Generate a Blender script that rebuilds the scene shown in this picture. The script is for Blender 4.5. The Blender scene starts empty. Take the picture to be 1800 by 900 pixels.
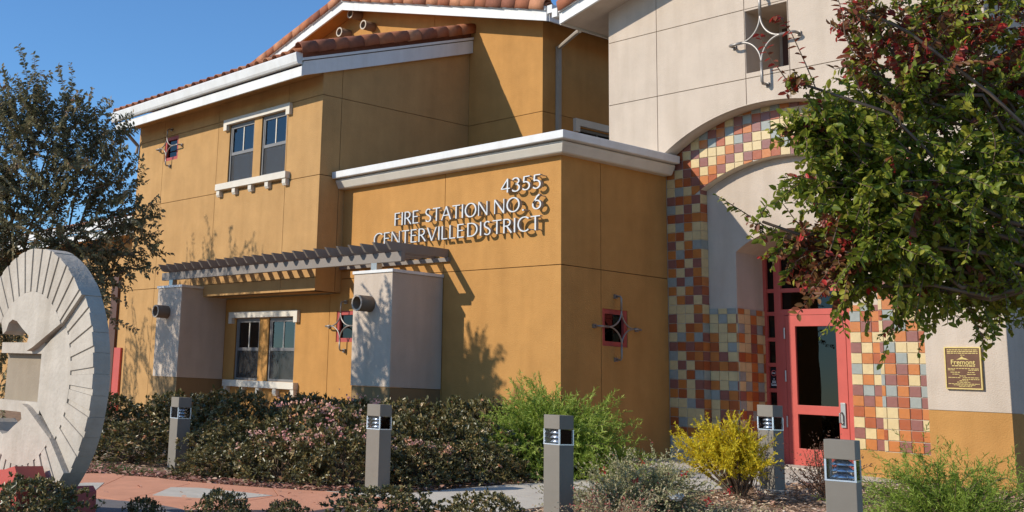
import bpy, bmesh, math, random
import numpy as np
from mathutils import Vector, Matrix
from mathutils.geometry import tessellate_polygon

random.seed(7)
rng = np.random.default_rng(7)
scene = bpy.context.scene
col = scene.collection
R = math.radians

# ------------------------------------------------------------------ camera
CAM = (11.627, -13.0, 0.87)
right = (0.5853, 0.8095, 0.0456)
down = (-0.1319, 0.1505, -0.9798)
fwd = (-0.8, 0.5675, 0.1949)
cd = bpy.data.cameras.new('camera')
cam = bpy.data.objects.new('camera', cd)
col.objects.link(cam)
m3 = Matrix((right, tuple(-v for v in down), tuple(-v for v in fwd))).transposed()
m3 = m3.to_quaternion().normalized().to_matrix()
cam.matrix_world = Matrix.Translation(CAM) @ m3.to_4x4()
cd.sensor_width = 36.0
cd.sensor_fit = 'HORIZONTAL'
cd.lens = 2094.77 / 1800 * 36
cd.shift_x = (900 - 518.66) / 1800
cd.shift_y = -(450 - 254.62) / 1800
cd.clip_start = 0.1
cd.clip_end = 2000
scene.camera = cam

# ------------------------------------------------------------------ world, sun, exposure
SUN = Vector((0.47, 1.0, -0.595)).normalized()          # travel direction of the light
elev = math.asin(-SUN.z)
azim = math.atan2(-SUN.x, -SUN.y)                        # from +Y clockwise towards +X
w = bpy.data.worlds.new('World')
scene.world = w
w.use_nodes = True
nt = w.node_tree
bg = nt.nodes['Background']
sky = nt.nodes.new('ShaderNodeTexSky')
sky.sky_type = 'NISHITA'
sky.sun_disc = False
sky.sun_elevation = elev
sky.sun_rotation = azim
sky.altitude = 100
sky.air_density = 1.0
sky.dust_density = 0.1
sky.ozone_density = 4.0
hs = nt.nodes.new('ShaderNodeMixRGB')          # clear autumn blue over the whole dome
hs.blend_type = 'MULTIPLY'
hs.inputs['Fac'].default_value = 1.0
hs.inputs['Color2'].default_value = (0.73, 1.0, 1.20, 1)
nt.links.new(sky.outputs[0], hs.inputs['Color1'])
nt.links.new(hs.outputs[0], bg.inputs[0])
bg.inputs[1].default_value = 0.138
sd = bpy.data.lights.new('sun', 'SUN')
sd.energy = 4.4
sd.angle = R(0.5)
sd.color = (1.0, 0.93, 0.82)
so = bpy.data.objects.new('sun', sd)
col.objects.link(so)
so.rotation_euler = SUN.to_track_quat('-Z', 'Y').to_euler()
so.location = (0, -10, 20)
vs = scene.view_settings
vs.view_transform = 'Standard'
vs.look = 'None'
vs.exposure = 0.04
vs.gamma = 1.0
vs.use_curve_mapping = False
scene.render.engine = 'CYCLES'
scene.cycles.max_bounces = 6
scene.cycles.transparent_max_bounces = 12

# ------------------------------------------------------------------ materials
M = {}

def newmat(name):
    m = bpy.data.materials.new(name)
    m.use_nodes = True
    M[name] = m
    n = m.node_tree.nodes
    return m, n, m.node_tree.links, n['Principled BSDF']

def surf(name, c, rough=0.8, var=0.12, scale=3.0, bump=0.0, bscale=80.0, spec=0.3, metal=0.0,
         stain=0.0, coat=0.0):
    """solid with two octaves of mottling in the colour and a fine bump"""
    m, n, l, b = newmat(name)
    tc = n.new('ShaderNodeTexCoord')
    nz = n.new('ShaderNodeTexNoise')
    nz.inputs['Scale'].default_value = scale
    nz.inputs['Detail'].default_value = 8
    nz.inputs['Roughness'].default_value = 0.65
    l.new(tc.outputs['Object'], nz.inputs['Vector'])
    rp = n.new('ShaderNodeValToRGB')
    e = rp.color_ramp.elements
    e[0].position = 0.3
    e[1].position = 0.72
    e[0].color = (*[max(0, x * (1 - var)) for x in c], 1)
    e[1].color = (*[min(1, x * (1 + var)) for x in c], 1)
    l.new(nz.outputs['Fac'], rp.inputs['Fac'])
    out = rp.outputs['Color']
    if stain:
        mp = n.new('ShaderNodeMapping')
        mp.inputs['Scale'].default_value = (2.2, 2.2, 0.25)
        l.new(tc.outputs['Object'], mp.inputs['Vector'])
        n2 = n.new('ShaderNodeTexNoise')
        n2.inputs['Scale'].default_value = 2.2
        n2.inputs['Detail'].default_value = 6
        l.new(mp.outputs[0], n2.inputs['Vector'])
        r2 = n.new('ShaderNodeValToRGB')
        r2.color_ramp.elements[0].position = 0.42
        r2.color_ramp.elements[1].position = 0.7
        r2.color_ramp.elements[0].color = (0, 0, 0, 1)
        r2.color_ramp.elements[1].color = (stain, stain, stain, 1)
        l.new(n2.outputs['Fac'], r2.inputs['Fac'])
        mx = n.new('ShaderNodeMixRGB')
        mx.blend_type = 'MULTIPLY'
        mx.inputs['Color2'].default_value = (0.62, 0.57, 0.5, 1)
        l.new(r2.outputs['Color'], mx.inputs['Fac'])
        l.new(out, mx.inputs['Color1'])
        out = mx.outputs['Color']
    l.new(out, b.inputs['Base Color'])
    b.inputs['Roughness'].default_value = rough
    b.inputs['Specular IOR Level'].default_value = spec
    b.inputs['Metallic'].default_value = metal
    if coat:
        b.inputs['Coat Weight'].default_value = coat
        b.inputs['Coat Roughness'].default_value = 0.15
    if bump:
        nb = n.new('ShaderNodeTexNoise')
        nb.inputs['Scale'].default_value = bscale
        nb.inputs['Detail'].default_value = 5
        l.new(tc.outputs['Object'], nb.inputs['Vector'])
        bp = n.new('ShaderNodeBump')
        bp.inputs['Strength'].default_value = bump
        bp.inputs['Distance'].default_value = 0.01
        l.new(nb.outputs['Fac'], bp.inputs['Height'])
        l.new(bp.outputs[0], b.inputs['Normal'])
    return m

surf('ochre_stucco', (0.485, 0.246, 0.076), 0.92, 0.10, 2.2, 0.7, 60, 0.15, stain=0.2)
surf('tan_stucco', (0.48, 0.278, 0.112), 0.92, 0.10, 2.2, 0.7, 60, 0.15, stain=0.2)
surf('beige_stucco', (0.545, 0.448, 0.355), 0.92, 0.07, 2.2, 0.6, 60, 0.15, stain=0.24)
surf('shaded_ochre_stucco', (0.27, 0.175, 0.085), 0.92, 0.09, 1.6, 0.5, 70, 0.15, stain=0.24)  # ochre made darker: plant shadow on the column bases is in the colour
surf('joint', (0.20, 0.12, 0.05), 0.95, 0.1, 5)
surf('joint_beige', (0.28, 0.23, 0.18), 0.95, 0.1, 5)
surf('white_paint', (0.71, 0.70, 0.67), 0.6, 0.06, 3.0, 0.15, 40, 0.35, stain=0.22)
surf('cream_trim', (0.66, 0.60, 0.50), 0.75, 0.05, 3, 0.2, 70, stain=0.14)
surf('taupe_paint', (0.24, 0.205, 0.175), 0.6, 0.08, 4, 0.1, 60)
surf('tan_paint', (0.36, 0.30, 0.23), 0.7, 0.06, 5)
surf('window_grey', (0.20, 0.19, 0.18), 0.45, 0.06, 5)
surf('curtain', (0.62, 0.62, 0.58), 0.9, 0.1, 6)
surf('unlit_interior', (0.012, 0.011, 0.010), 0.9, 0.1, 3)  # near-black: the darkness of unlit hollows is in the colour
surf('shaded_red_paint', (0.40, 0.072, 0.058), 0.5, 0.1, 4)  # door red darkened: shade on the side-wall frame is in the colour
surf('red_paint', (0.50, 0.085, 0.062), 0.42, 0.08, 4, 0.06, 60, 0.4, stain=0.12)
surf('brown_paint', (0.10, 0.05, 0.035), 0.6, 0.1, 4)
surf('steel', (0.42, 0.41, 0.39), 0.38, 0.1, 9, metal=0.85)
surf('star_steel', (0.30, 0.27, 0.24), 0.42, 0.12, 9, metal=0.55)
surf('letter_face', (0.60, 0.60, 0.59), 0.42, 0.05, 6, metal=0.25)
surf('letter_side', (0.34, 0.33, 0.31), 0.5, 0.08, 6, metal=0.3)
surf('pipe_paint', (0.20, 0.13, 0.08), 0.6, 0.1, 6)
surf('pipe_rim', (0.52, 0.43, 0.33), 0.6, 0.1, 6)
surf('bollard_bronze', (0.215, 0.19, 0.155), 0.6, 0.06, 6, 0.05, 120, 0.25, metal=0.0, stain=0.12)
surf('louvre_metal', (0.74, 0.77, 0.82), 0.25, 0.06, 8, metal=0.7)
surf('concrete', (0.56, 0.50, 0.41), 0.9, 0.10, 3.5, 0.3, 45, stain=0.12)
surf('red_concrete', (0.66, 0.30, 0.175), 0.9, 0.10, 3.5, 0.3, 45, stain=0.12)
surf('tan_concrete', (0.46, 0.38, 0.29), 0.9, 0.10, 3.5, 0.3, 45, stain=0.12)
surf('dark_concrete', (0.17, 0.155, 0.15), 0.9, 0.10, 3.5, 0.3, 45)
surf('cast_stone', (0.48, 0.42, 0.345), 0.9, 0.13, 5.0, 0.6, 28, stain=0.38)
surf('cast_stone_shaded', (0.30, 0.24, 0.17), 0.9, 0.1, 3.0, 0.3, 50, stain=0.2)  # cast stone darkened: shade inside the slot is in the colour
surf('soil', (0.27, 0.18, 0.115), 0.97, 0.4, 6, 0.9, 30, 0.1)
surf('bronze_plate', (0.13, 0.062, 0.036), 0.4, 0.15, 12, metal=0.5)
surf('bronze_relief', (0.62, 0.44, 0.16), 0.35, 0.1, 12, metal=0.6)
surf('bark', (0.13, 0.095, 0.07), 0.9, 0.25, 9, 0.6, 30, 0.15)
surf('twig', (0.17, 0.115, 0.075), 0.85, 0.2, 14)
surf('pale_bark', (0.30, 0.25, 0.20), 0.85, 0.2, 9, 0.4, 30)
surf('paper', (0.72, 0.74, 0.76), 0.7, 0.08, 10)
surf('decal_black', (0.012, 0.011, 0.012), 0.4, 0.1, 8)
surf('decal_white', (0.75, 0.74, 0.72), 0.5, 0.03, 8)
surf('decal_red', (0.52, 0.10, 0.09), 0.5, 0.05, 8)
surf('grout', (0.60, 0.53, 0.43), 0.95, 0.06, 8)
for nm, c in (('tile_cream', (0.60, 0.45, 0.225)), ('tile_orange', (0.49, 0.165, 0.040)),
              ('tile_mauve', (0.255, 0.098, 0.075)), ('tile_grey', (0.29, 0.30, 0.265)),
              ('tile_rust', (0.36, 0.09, 0.028))):
    surf(nm, c, 0.32, 0.14, 7, 0.18, 25, 0.45)
for nm, c in (('clay_a', (0.40, 0.155, 0.075)), ('clay_b', (0.33, 0.120, 0.062)), ('clay_c', (0.47, 0.215, 0.115)),
              ('clay_d', (0.26, 0.100, 0.060))):
    surf(nm, c, 0.85, 0.2, 8, 0.3, 50, 0.2)

def glassmat(name, tint, ior, rough=0.01):
    m = bpy.data.materials.new(name)
    m.use_nodes = True
    M[name] = m
    n, l = m.node_tree.nodes, m.node_tree.links
    n.remove(n['Principled BSDF'])
    fr = n.new('ShaderNodeFresnel')
    fr.inputs['IOR'].default_value = ior
    nz = n.new('ShaderNodeTexNoise')
    nz.inputs['Scale'].default_value = 1.3
    tc = n.new('ShaderNodeTexCoord')
    l.new(tc.outputs['Object'], nz.inputs['Vector'])
    bp = n.new('ShaderNodeBump')
    bp.inputs['Strength'].default_value = 0.03
    bp.inputs['Distance'].default_value = 0.05
    l.new(nz.outputs['Fac'], bp.inputs['Height'])
    tr = n.new('ShaderNodeBsdfTransparent')
    tr.inputs[0].default_value = (*tint, 1)
    gl = n.new('ShaderNodeBsdfGlossy')
    gl.inputs['Roughness'].default_value = rough
    l.new(bp.outputs[0], gl.inputs['Normal'])
    mx = n.new('ShaderNodeMixShader')
    l.new(fr.outputs[0], mx.inputs[0])
    l.new(tr.outputs[0], mx.inputs[1])
    l.new(gl.outputs[0], mx.inputs[2])
    l.new(mx.outputs[0], n['Material Output'].inputs['Surface'])
    return m

glassmat('window_glass', (0.5, 0.52, 0.53), 1.8)
glassmat('dark_glass', (0.10, 0.105, 0.11), 1.5)
glassmat('lamp_glass', (0.86, 0.88, 0.9), 1.35)
# insect screen: half-open weave
mm = bpy.data.materials.new('screen')
mm.use_nodes = True
M['screen'] = mm
n, l = mm.node_tree.nodes, mm.node_tree.links
tr = n.new('ShaderNodeBsdfTransparent')
mx = n.new('ShaderNodeMixShader')
mx.inputs[0].default_value = 0.66
n['Principled BSDF'].inputs['Base Color'].default_value = (0.075, 0.07, 0.065, 1)
l.new(n['Principled BSDF'].outputs[0], mx.inputs[1])
l.new(tr.outputs[0], mx.inputs[2])
l.new(mx.outputs[0], n['Material Output'].inputs['Surface'])

def leafmat(name, stops, trans=0.3, rough=0.42, spec=0.45):
    m, n, l, b = newmat(name)
    at = n.new('ShaderNodeAttribute')
    at.attribute_name = 'tint'
    rp = n.new('ShaderNodeValToRGB')
    els = rp.color_ramp.elements
    while len(els) < len(stops):
        els.new(0.5)
    for e, (p, c) in zip(els, stops):
        e.position = p
        e.color = (*c, 1)
    l.new(at.outputs['Fac'], rp.inputs['Fac'])
    l.new(rp.outputs[0], b.inputs['Base Color'])
    b.inputs['Roughness'].default_value = rough
    b.inputs['Specular IOR Level'].default_value = spec
    tl = n.new('ShaderNodeBsdfTranslucent')
    l.new(rp.outputs[0], tl.inputs[0])
    mx = n.new('ShaderNodeMixShader')
    mx.inputs[0].default_value = trans
    l.new(b.outputs[0], mx.inputs[1])
    l.new(tl.outputs[0], mx.inputs[2])
    l.new(mx.outputs[0], n['Material Output'].inputs['Surface'])

leafmat('leaf_autumn', [(0, (0.07, 0.105, 0.012)), (0.35, (0.19, 0.24, 0.025)), (0.6, (0.4, 0.37, 0.05)), (0.72, (0.22, 0.12, 0.04)), (0.9, (0.24, 0.06, 0.035)), (1, (0.58, 0.05, 0.04))], 0.42, 0.42, 0.3)
leafmat('leaf_olive', [(0, (.085, .085, .04)), (0.5, (.215, .20, .10)), (0.8, (.37, .30, .17)), (1, (.37, .18, .09))], 0.32, 0.5, 0.22)
leafmat('leaf_hawthorn', [(0, (.055, .055, .021)), (0.4, (.155, .138, .048)), (0.7, (.36, .26, .10)), (0.9, (.52, .32, .15)), (1, (.50, .18, .10))], 0.18, 0.33, 0.5)
leafmat('leaf_green', [(0, (0.13, 0.2, 0.025)), (0.5, (0.3, 0.4, 0.055)), (1, (0.56, 0.6, 0.15))], 0.4, 0.5, 0.35)
leafmat('leaf_yellow', [(0, (0.36, 0.32, 0.025)), (0.4, (0.72, 0.57, 0.03)), (1, (0.92, 0.74, 0.05))], 0.45, 0.5, 0.3)
leafmat('leaf_dwarf', [(0, (0.16, 0.18, 0.07)), (0.5, (0.38, 0.36, 0.17)), (0.85, (0.55, 0.45, 0.28)), (1, (0.42, 0.09, 0.08))], 0.3, 0.5, 0.3)
leafmat('leaf_dry', [(0.0, (0.10, 0.04, 0.03)), (0.6, (0.20, 0.09, 0.05)), (1.0, (0.30, 0.18, 0.09))], 0.25, 0.6)
leafmat('petal', [(0.0, (0.72, 0.26, 0.24)), (0.5, (0.82, 0.50, 0.40)), (1.0, (0.78, 0.34, 0.14))], 0.3, 0.6)
leafmat('red_flower', [(0.0, (0.45, 0.015, 0.02)), (1.0, (0.6, 0.03, 0.03))], 0.2, 0.6)
leafmat('mulch_chip', [(0, (0.22, 0.135, 0.085)), (0.5, (0.52, 0.34, 0.22)), (0.85, (0.7, 0.5, 0.34)), (1, (0.74, 0.6, 0.45))], 0.0, 0.85, 0.15)
leafmat('fallen_leaf', [(0, (0.26, 0.09, 0.065)), (0.5, (0.48, 0.24, 0.18)), (1, (0.6, 0.38, 0.26))], 0.15, 0.7)
leafmat('grass_blade', [(0.0, (0.05, 0.10, 0.02)), (1.0, (0.11, 0.20, 0.04))], 0.25, 0.6)

# ------------------------------------------------------------------ mesh helpers
def tag(o, label=None, cat=None, group=None, kind=None):
    if label: o['label'] = label
    if cat: o['category'] = cat
    if group: o['group'] = group
    if kind: o['kind'] = kind
    return o

def empty(name, loc=(0, 0, 0), rz=0.0):
    o = bpy.data.objects.new(name, None)
    o.empty_display_size = 0.2
    o.location = loc
    o.rotation_euler = (0, 0, rz)
    col.objects.link(o)
    return o

def front(y):                       # wall facing -Y: (u, v, outward depth)
    return lambda u, v, d: (u, y - d, v)

def side(x):                        # wall facing +X
    return lambda u, v, d: (x + d, u, v)

class MB:
    def __init__(self):
        self.v, self.f, self.mi = [], [], []

    def add(self, vs, fs, mi=0):
        k = len(self.v)
        self.v += [tuple(p) for p in vs]
        self.f += [tuple(i + k for i in f) for f in fs]
        self.mi += [mi] * len(fs)
        return self

    def box(self, x0, x1, y0, y1, z0, z1, mi=0):
        v = [(x, y, z) for x in (x0, x1) for y in (y0, y1) for z in (z0, z1)]
        return self.add(v, [(0, 1, 3, 2), (4, 6, 7, 5), (0, 4, 5, 1), (2, 3, 7, 6), (0, 2, 6, 4), (1, 5, 7, 3)], mi)

    def prism(self, loops, to3, d0, d1, mi=0, mside=None):
        tris = tessellate_polygon([[Vector((u, v, 0)) for u, v in lp] for lp in loops])
        flat = [p for lp in loops for p in lp]
        nn = len(flat)
        vs = [to3(u, v, d1) for u, v in flat] + [to3(u, v, d0) for u, v in flat]
        self.add(vs, [tuple(t) for t in tris] + [tuple(i + nn for i in reversed(t)) for t in tris], mi)
        k = len(self.v) - 2 * nn
        o = 0
        for lp in loops:
            L = len(lp)
            for i in range(L):
                a, b = o + i, o + (i + 1) % L
                self.f.append((k + a, k + b, k + b + nn, k + a + nn))
                self.mi.append(mi if mside is None else mside)
            o += L
        return self

    def tube(self, pts, r, n=8, cap=True, mi=0):
        pts = [Vector(p) for p in pts]
        rr = r if hasattr(r, '__len__') else [r] * len(pts)
        vs, up = [], None
        for i, p in enumerate(pts):
            t = (pts[min(i + 1, len(pts) - 1)] - pts[max(i - 1, 0)]).normalized()
            if up is None or abs(up.dot(t)) > 0.98:
                up = Vector((0, 0, 1)) if abs(t.z) < 0.9 else Vector((1, 0, 0))
            a = t.cross(up).normalized()
            b = a.cross(t).normalized()
            up = b
            for k in range(n):
                an = 2 * math.pi * k / n
                vs.append(p + rr[i] * (math.cos(an) * a + math.sin(an) * b))
        fs = []
        for i in range(len(pts) - 1):
            for k in range(n):
                fs.append((i * n + k, i * n + (k + 1) % n, (i + 1) * n + (k + 1) % n, (i + 1) * n + k))
        if cap:
            fs.append(tuple(range(n))[::-1])
            fs.append(tuple((len(pts) - 1) * n + k for k in range(n)))
        return self.add(vs, fs, mi)

    def mesh(self, name, mats, smooth=False):
        me = bpy.data.meshes.new(name)
        me.from_pydata(self.v, [], self.f)
        bm = bmesh.new()
        bm.from_mesh(me)
        bmesh.ops.recalc_face_normals(bm, faces=bm.faces)
        bm.to_mesh(me)
        bm.free()
        for m in (mats if isinstance(mats, (list, tuple)) else [mats]):
            me.materials.append(M[m])
        me.polygons.foreach_set('material_index', self.mi)
        if smooth:
            me.polygons.foreach_set('use_smooth', [True] * len(me.polygons))
        return me

    def build(self, name, mats, parent=None, smooth=False, bevel=0.0):
        o = bpy.data.objects.new(name, self.mesh(name, mats, smooth))
        col.objects.link(o)
        o.parent = parent
        if bevel:
            b = o.modifiers.new('bevel', 'BEVEL')
            b.width = bevel
            b.segments = 2
            b.limit_method = 'ANGLE'
        return o

def link(name, me, parent=None, loc=(0, 0, 0), rot=(0, 0, 0)):
    o = bpy.data.objects.new(name, me)
    o.location = loc
    o.rotation_euler = rot
    col.objects.link(o)
    o.parent = parent
    return o

def rect(u0, u1, v0, v1):
    return [(u0, v0), (u1, v0), (u1, v1), (u0, v1)]

def gz(y):
    if y >= -.3: return 0.0
    if y >= -5: return -.058 * (-.3 - y)
    if y >= -9: return -.2726 - .03 * (-5 - y)
    return -.3926

# ------------------------------------------------------------------ ground sheets
def sheet(name, poly, dz, thick, mats, parent=None, kind=None, bevel=0.0):
    """a flat piece that follows the fall of the ground: polygon cut into strips along Y"""
    cuts = sorted({-.3, -5.0, -9.0})
    mb = MB()
    ys = [p[1] for p in poly]
    bounds = [min(ys)] + [c for c in cuts if min(ys) < c < max(ys)] + [max(ys)]
    for y0, y1 in zip(bounds[:-1], bounds[1:]):
        pp = clip(clip(poly, (0, 1), y0), (0, -1), -y1)
        if len(pp) < 3: continue
        tris = tessellate_polygon([[Vector((u, v, 0)) for u, v in pp]])
        L = len(pp)
        e = 1e-4
        g = lambda y: gz(min(max(y, y0 + e), y1 - e))
        vs = [(u, v, g(v) + dz) for u, v in pp] + [(u, v, g(v) + dz - thick) for u, v in pp]
        fs = [tuple(t) for t in tris]
        for i in range(L):
            j = (i + 1) % L
            yi, yj = pp[i][1], pp[j][1]
            if len(bounds) > 2 and abs(yi - yj) < 1e-6 and (abs(yi - y0) < 1e-6 and y0 != bounds[0] or abs(yi - y1) < 1e-6 and y1 != bounds[-1]):
                continue
            fs.append((i, j, j + L, i + L))
        mb.add(vs, fs)
    o = mb.build(name, mats, parent)
    if kind: o['kind'] = kind
    return o

def clip(poly, nrm, d):
    """keep the side where nrm . p >= d"""
    out = []
    for i in range(len(poly)):
        a, b = poly[i], poly[(i + 1) % len(poly)]
        da = a[0] * nrm[0] + a[1] * nrm[1] - d
        db = b[0] * nrm[0] + b[1] * nrm[1] - d
        if da >= 0: out.append(a)
        if (da >= 0) != (db >= 0):
            t = da / (da - db)
            out.append((a[0] + t * (b[0] - a[0]), a[1] + t * (b[1] - a[1])))
    return out

mb = MB()
xs = [-400, -30, -14, -6, 0, 6, 14, 40, 400]
ysg = [-400, -30, -14, -9, -7, -5, -3, -1.5, -.3, 3, 12, 40, 400]
vv = [(x, y, gz(y) - 0.03) for y in ysg for x in xs]
W = len(xs)
mb.add(vv, [(j * W + i, j * W + i + 1, (j + 1) * W + i + 1, (j + 1) * W + i) for j in range(len(ysg) - 1) for i in range(W - 1)])
tag(mb.build('ground', 'soil'), kind='structure')

tag(sheet('bounce_paving', [(-40, -60), (60, -60), (60, -10.6), (4.0, -10.6), (0.3, -11.9), (-3.3, -11.6), (-40, -11.6)], 0.0, 0.09, 'tan_concrete'), kind='structure')  # unseen sheet, added to bounce warm light onto the shaded walls
BED = [(-1.74, -6.36), (-1.61, -6.05), (-1.08, -5.88), (-.45, -5.71), (.05, -5.5), (.56, -5.23), (1.05, -4.9), (1.45, -4.62),
       (1.72, -4.26), (1.75, -3.6), (1.8, -2.97), (1.92, -2.43), (2.0, -1.7), (1.75, -.8), (1.2, .4), (.6, 1.2), (0, 1.4)]

path = tag(empty('path', (0, 0, 0)), kind='structure')
GAP = 0.008
def slab(poly, mat):
    cx = sum(p[0] for p in poly) / len(poly)
    cy = sum(p[1] for p in poly) / len(poly)
    q = []
    for x, y in poly:
        L = math.hypot(x - cx, y - cy)
        q.append((x + (cx - x) * GAP / L, y + (cy - y) * GAP / L))
    return sheet('slab', q, 0.0, 0.09, mat, path)
# red field left of the grey walk, with grey diamonds let into it
slab([(-3.4, -8.6), (-1.1, -8.9), (.21, -7.31), (-1.31, -6.06), (-1.61, -6.05), (-1.74, -6.36), (-3.2, -7.3)], 'red_concrete')
slab([(-1.31, -6.06), (.21, -7.31), (.89, -7.26), (-.22, -5.81), (-.45, -5.71), (-1.08, -5.88)], 'red_concrete')
slab([(-.22, -5.81), (.89, -7.26), (1.86, -7.06), (1.19, -5.60), (.56, -5.23), (.05, -5.5), (-.45, -5.71)], 'red_concrete')
slab([(1.19, -5.60), (1.86, -7.06), (3.0, -6.6), (2.72, -5.0), (2.24, -4.64), (1.05, -4.9), (.56, -5.23)], 'red_concrete')
slab([(.21, -7.31), (-1.1, -8.9), (1.2, -9.8), (2.3, -8.2), (1.86, -7.06), (.89, -7.26)], 'red_concrete')
slab([(-1.1, -8.9), (-3.4, -8.6), (-3.2, -11.5), (0.2, -11.8), (1.2, -9.8)], 'red_concrete')
sheet('slab', [(.63, -6.77), (.05, -6.22), (.23, -5.97), (.81, -5.76), (1.17, -5.66), (1.29, -6.29)], 0.004, 0.02, 'concrete', path)
sheet('slab', [(-.74, -6.85), (-.66, -6.66), (-.04, -7.07), (.08, -7.2), (-.5, -7.5)], 0.004, 0.02, 'concrete', path)
sheet('slab', [(-2.2, -6.9), (-1.75, -6.75), (-1.3, -7.3), (-1.9, -7.7)], 0.004, 0.02, 'concrete', path)
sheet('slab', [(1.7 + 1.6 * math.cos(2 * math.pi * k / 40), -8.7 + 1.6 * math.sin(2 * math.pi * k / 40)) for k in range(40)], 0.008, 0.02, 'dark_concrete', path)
# grey walk climbing to the door
walk = [(2.24, -4.64), (2.72, -5.0), (3.35, -4.6), (3.25, -3.4)]
slab([(1.05, -4.9), (2.24, -4.64), (2.9, -3.9), (3.25, -3.4), (1.75, -3.6), (1.72, -4.26), (1.45, -4.62)], 'concrete')
slab([(2.24, -4.64), (2.72, -5.0), (3.35, -4.7), (3.25, -3.4)], 'concrete')
slab([(1.75, -3.6), (3.25, -3.4), (3.25, -2.1), (1.97, -2.1), (1.92, -2.43), (1.8, -2.97)], 'concrete')
slab([(1.97, -2.1), (3.25, -2.1), (3.45, -1.57), (3.55, -.3), (1.55, -.3), (1.75, -.8), (2.0, -1.7)], 'concrete')
slab([(1.55, -.3), (3.55, -.3), (3.6, 1.05), (.75, 1.05), (1.2, .4)], 'concrete')
slab([(.75, 1.05), (3.6, 1.05), (3.7, 2.1), (3.7, 3.3), (.02, 3.3), (.02, 1.42), (.6, 1.2)], 'concrete')
slab([(2.72, -5.0), (2.24, -4.64), (3.0, -6.6), (3.5, -6.2), (3.6, -5.2), (3.35, -4.7)], 'red_concrete')

# ------------------------------------------------------------------ the fire station building
B = empty('fire_station', (0, 0, 0))
tag(B, 'two-storey ochre and beige stucco fire station with clay tile roofs and arched entrance', 'building')
XL, YL, YR, YT, YW, YI, YD = -5.107, -.566, 3.036, 2.416, 2.116, 2.581, 3.29
PT = 0.02                                     # panel thickness over the backing wall
G = 0.006                                     # half joint

def panels(wall, to3, cells, mat):
    for c in cells:
        loops = c if isinstance(c[0], list) else [c]
        mb = MB().prism(loops, to3, -PT - 0.004, 0.0)
        mb.build('stucco_panel', mat, wall)

def cell(u0, u1, v0, v1, holes=(), l=1, r=1, b=1, t=1):
    return [rect(u0 + G * l, u1 - G * r, v0 + G * b, v1 - G * t)] + [list(reversed(h)) for h in holes]

# --- entry block (sign wall), Y = 0 and X = 0
STAR2 = rect(-5.19, -4.64, 1.59, 2.13)
STAR3 = rect(.885, 1.455, 1.59, 2.13)
WINL = [rect(-8.44, -7.60, .86, 2.05), rect(-7.29, -6.42, .86, 2.05)]
wl = MB().prism([rect(-8.95, 0 - PT, -.2, 2.44)] + [list(reversed(h)) for h in WINL + [STAR2]], front(0), -.22, -PT)
wl.prism([rect(XL + .001, -PT, 2.44, 4.42)], front(0), -.22, -PT)
w1 = wl.build('wall', 'joint', B)
panels(w1, front(0), [
    cell(-8.95, -5.40, -.2, 2.44, WINL, l=0, b=0),
    cell(-5.40, -2.45, -.2, 2.69, [STAR2], b=0) if False else [[(-5.40 + G, -.2), (-2.45 - G, -.2), (-2.45 - G, 2.69 - G), (XL + .002, 2.69 - G), (XL + .002, 2.44), (-5.40 + G, 2.44)], list(reversed(STAR2))],
    cell(-2.45, 0, -.2, 2.69, b=0, r=0),
    cell(XL + .002, -2.45, 2.69, 4.42, l=0, t=0),
    cell(-2.45, 0, 2.69, 4.42, r=0, t=0)], 'ochre_stucco')
w2 = MB().prism([rect(PT, YT + .25, -.2, 4.42), list(reversed(STAR3))], side(0), -.22, -PT).build('wall', 'joint', B)
panels(w2, side(0), [
    cell(0.0245, .86, -.2, 2.69, l=0, b=0), cell(.86, YT - .005, -.2, 2.69, [STAR3], r=0, b=0),
    cell(0.0245, .86, 2.69, 4.42, l=0, t=0), cell(.86, YT - .005, 2.69, 4.42, r=0, t=0)], 'ochre_stucco')
# flat roof behind the parapet and the parapet moulding
MB().box(XL + .01, -.22, .22, YR - .02, 4.0, 4.1).build('flat_roof', 'taupe_paint', B)
def moulding(prof, name, mat, ye=2.36):
    """profile (outward, z) swept along the front and round the corner onto the side"""
    mb = MB()
    st = []
    for o, z in prof: st.append((XL + .012, -o, z))
    for o, z in prof: st.append((o, -o, z))
    for o, z in prof: st.append((o, ye, z))
    L = len(prof)
    fs = [tuple(range(L))[::-1], tuple(2 * L + i for i in range(L))]
    for s in range(2):
        for i in range(L):
            j = (i + 1) % L
            fs.append((s * L + i, s * L + j, (s + 1) * L + j, (s + 1) * L + i))
    mb.add(st, fs)
    return mb.build(name, mat, B)
moulding([(-.25, 4.455), (.285, 4.455), (.295, 4.465), (.30, 4.567), (.29, 4.575), (-.25, 4.59)], 'parapet_cap', 'white_paint')
moulding([(-.01, 4.285), (.13, 4.285), (.15, 4.30), (.205, 4.40), (.21, 4.435), (.17, 4.4545), (-.01, 4.4545)], 'parapet_band', 'cream_trim')

# --- two-storey wing
WINU = [rect(-8.17, -7.29, 4.66, 5.84), rect(-7.03, -6.20, 4.66, 5.84)]
STAR1 = rect(-10.79, -10.21, 5.42, 5.94)
wing = [(-11.97, -.2), (-8.86, -.2), (-8.86, 2.45), (XL - PT, 2.45), (XL - PT, 6.5), (-11.97, 6.5)]
w3 = MB().prism([wing] + [list(reversed(h)) for h in WINU + [STAR1]], front(YL), -.24, -PT).build('wall', 'joint', B)
cx = [-11.97, -10.83, -8.60, -6.165, XL]
cells = []
for i in range(4):
    for j, (z0, z1) in enumerate(((4.5, 5.96), (5.96, 6.5))):
        h = []
        if i == 1 and j == 0: h = [STAR1]
        if i == 2 and j == 0: h = WINU
        cells.append(cell(cx[i], cx[i + 1], z0, z1, h, l=(i > 0), r=(i < 3)))
    cells.append(cell(cx[i], cx[i + 1], 2.68, 4.5, l=(i > 0), r=(i < 3)))
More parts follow.
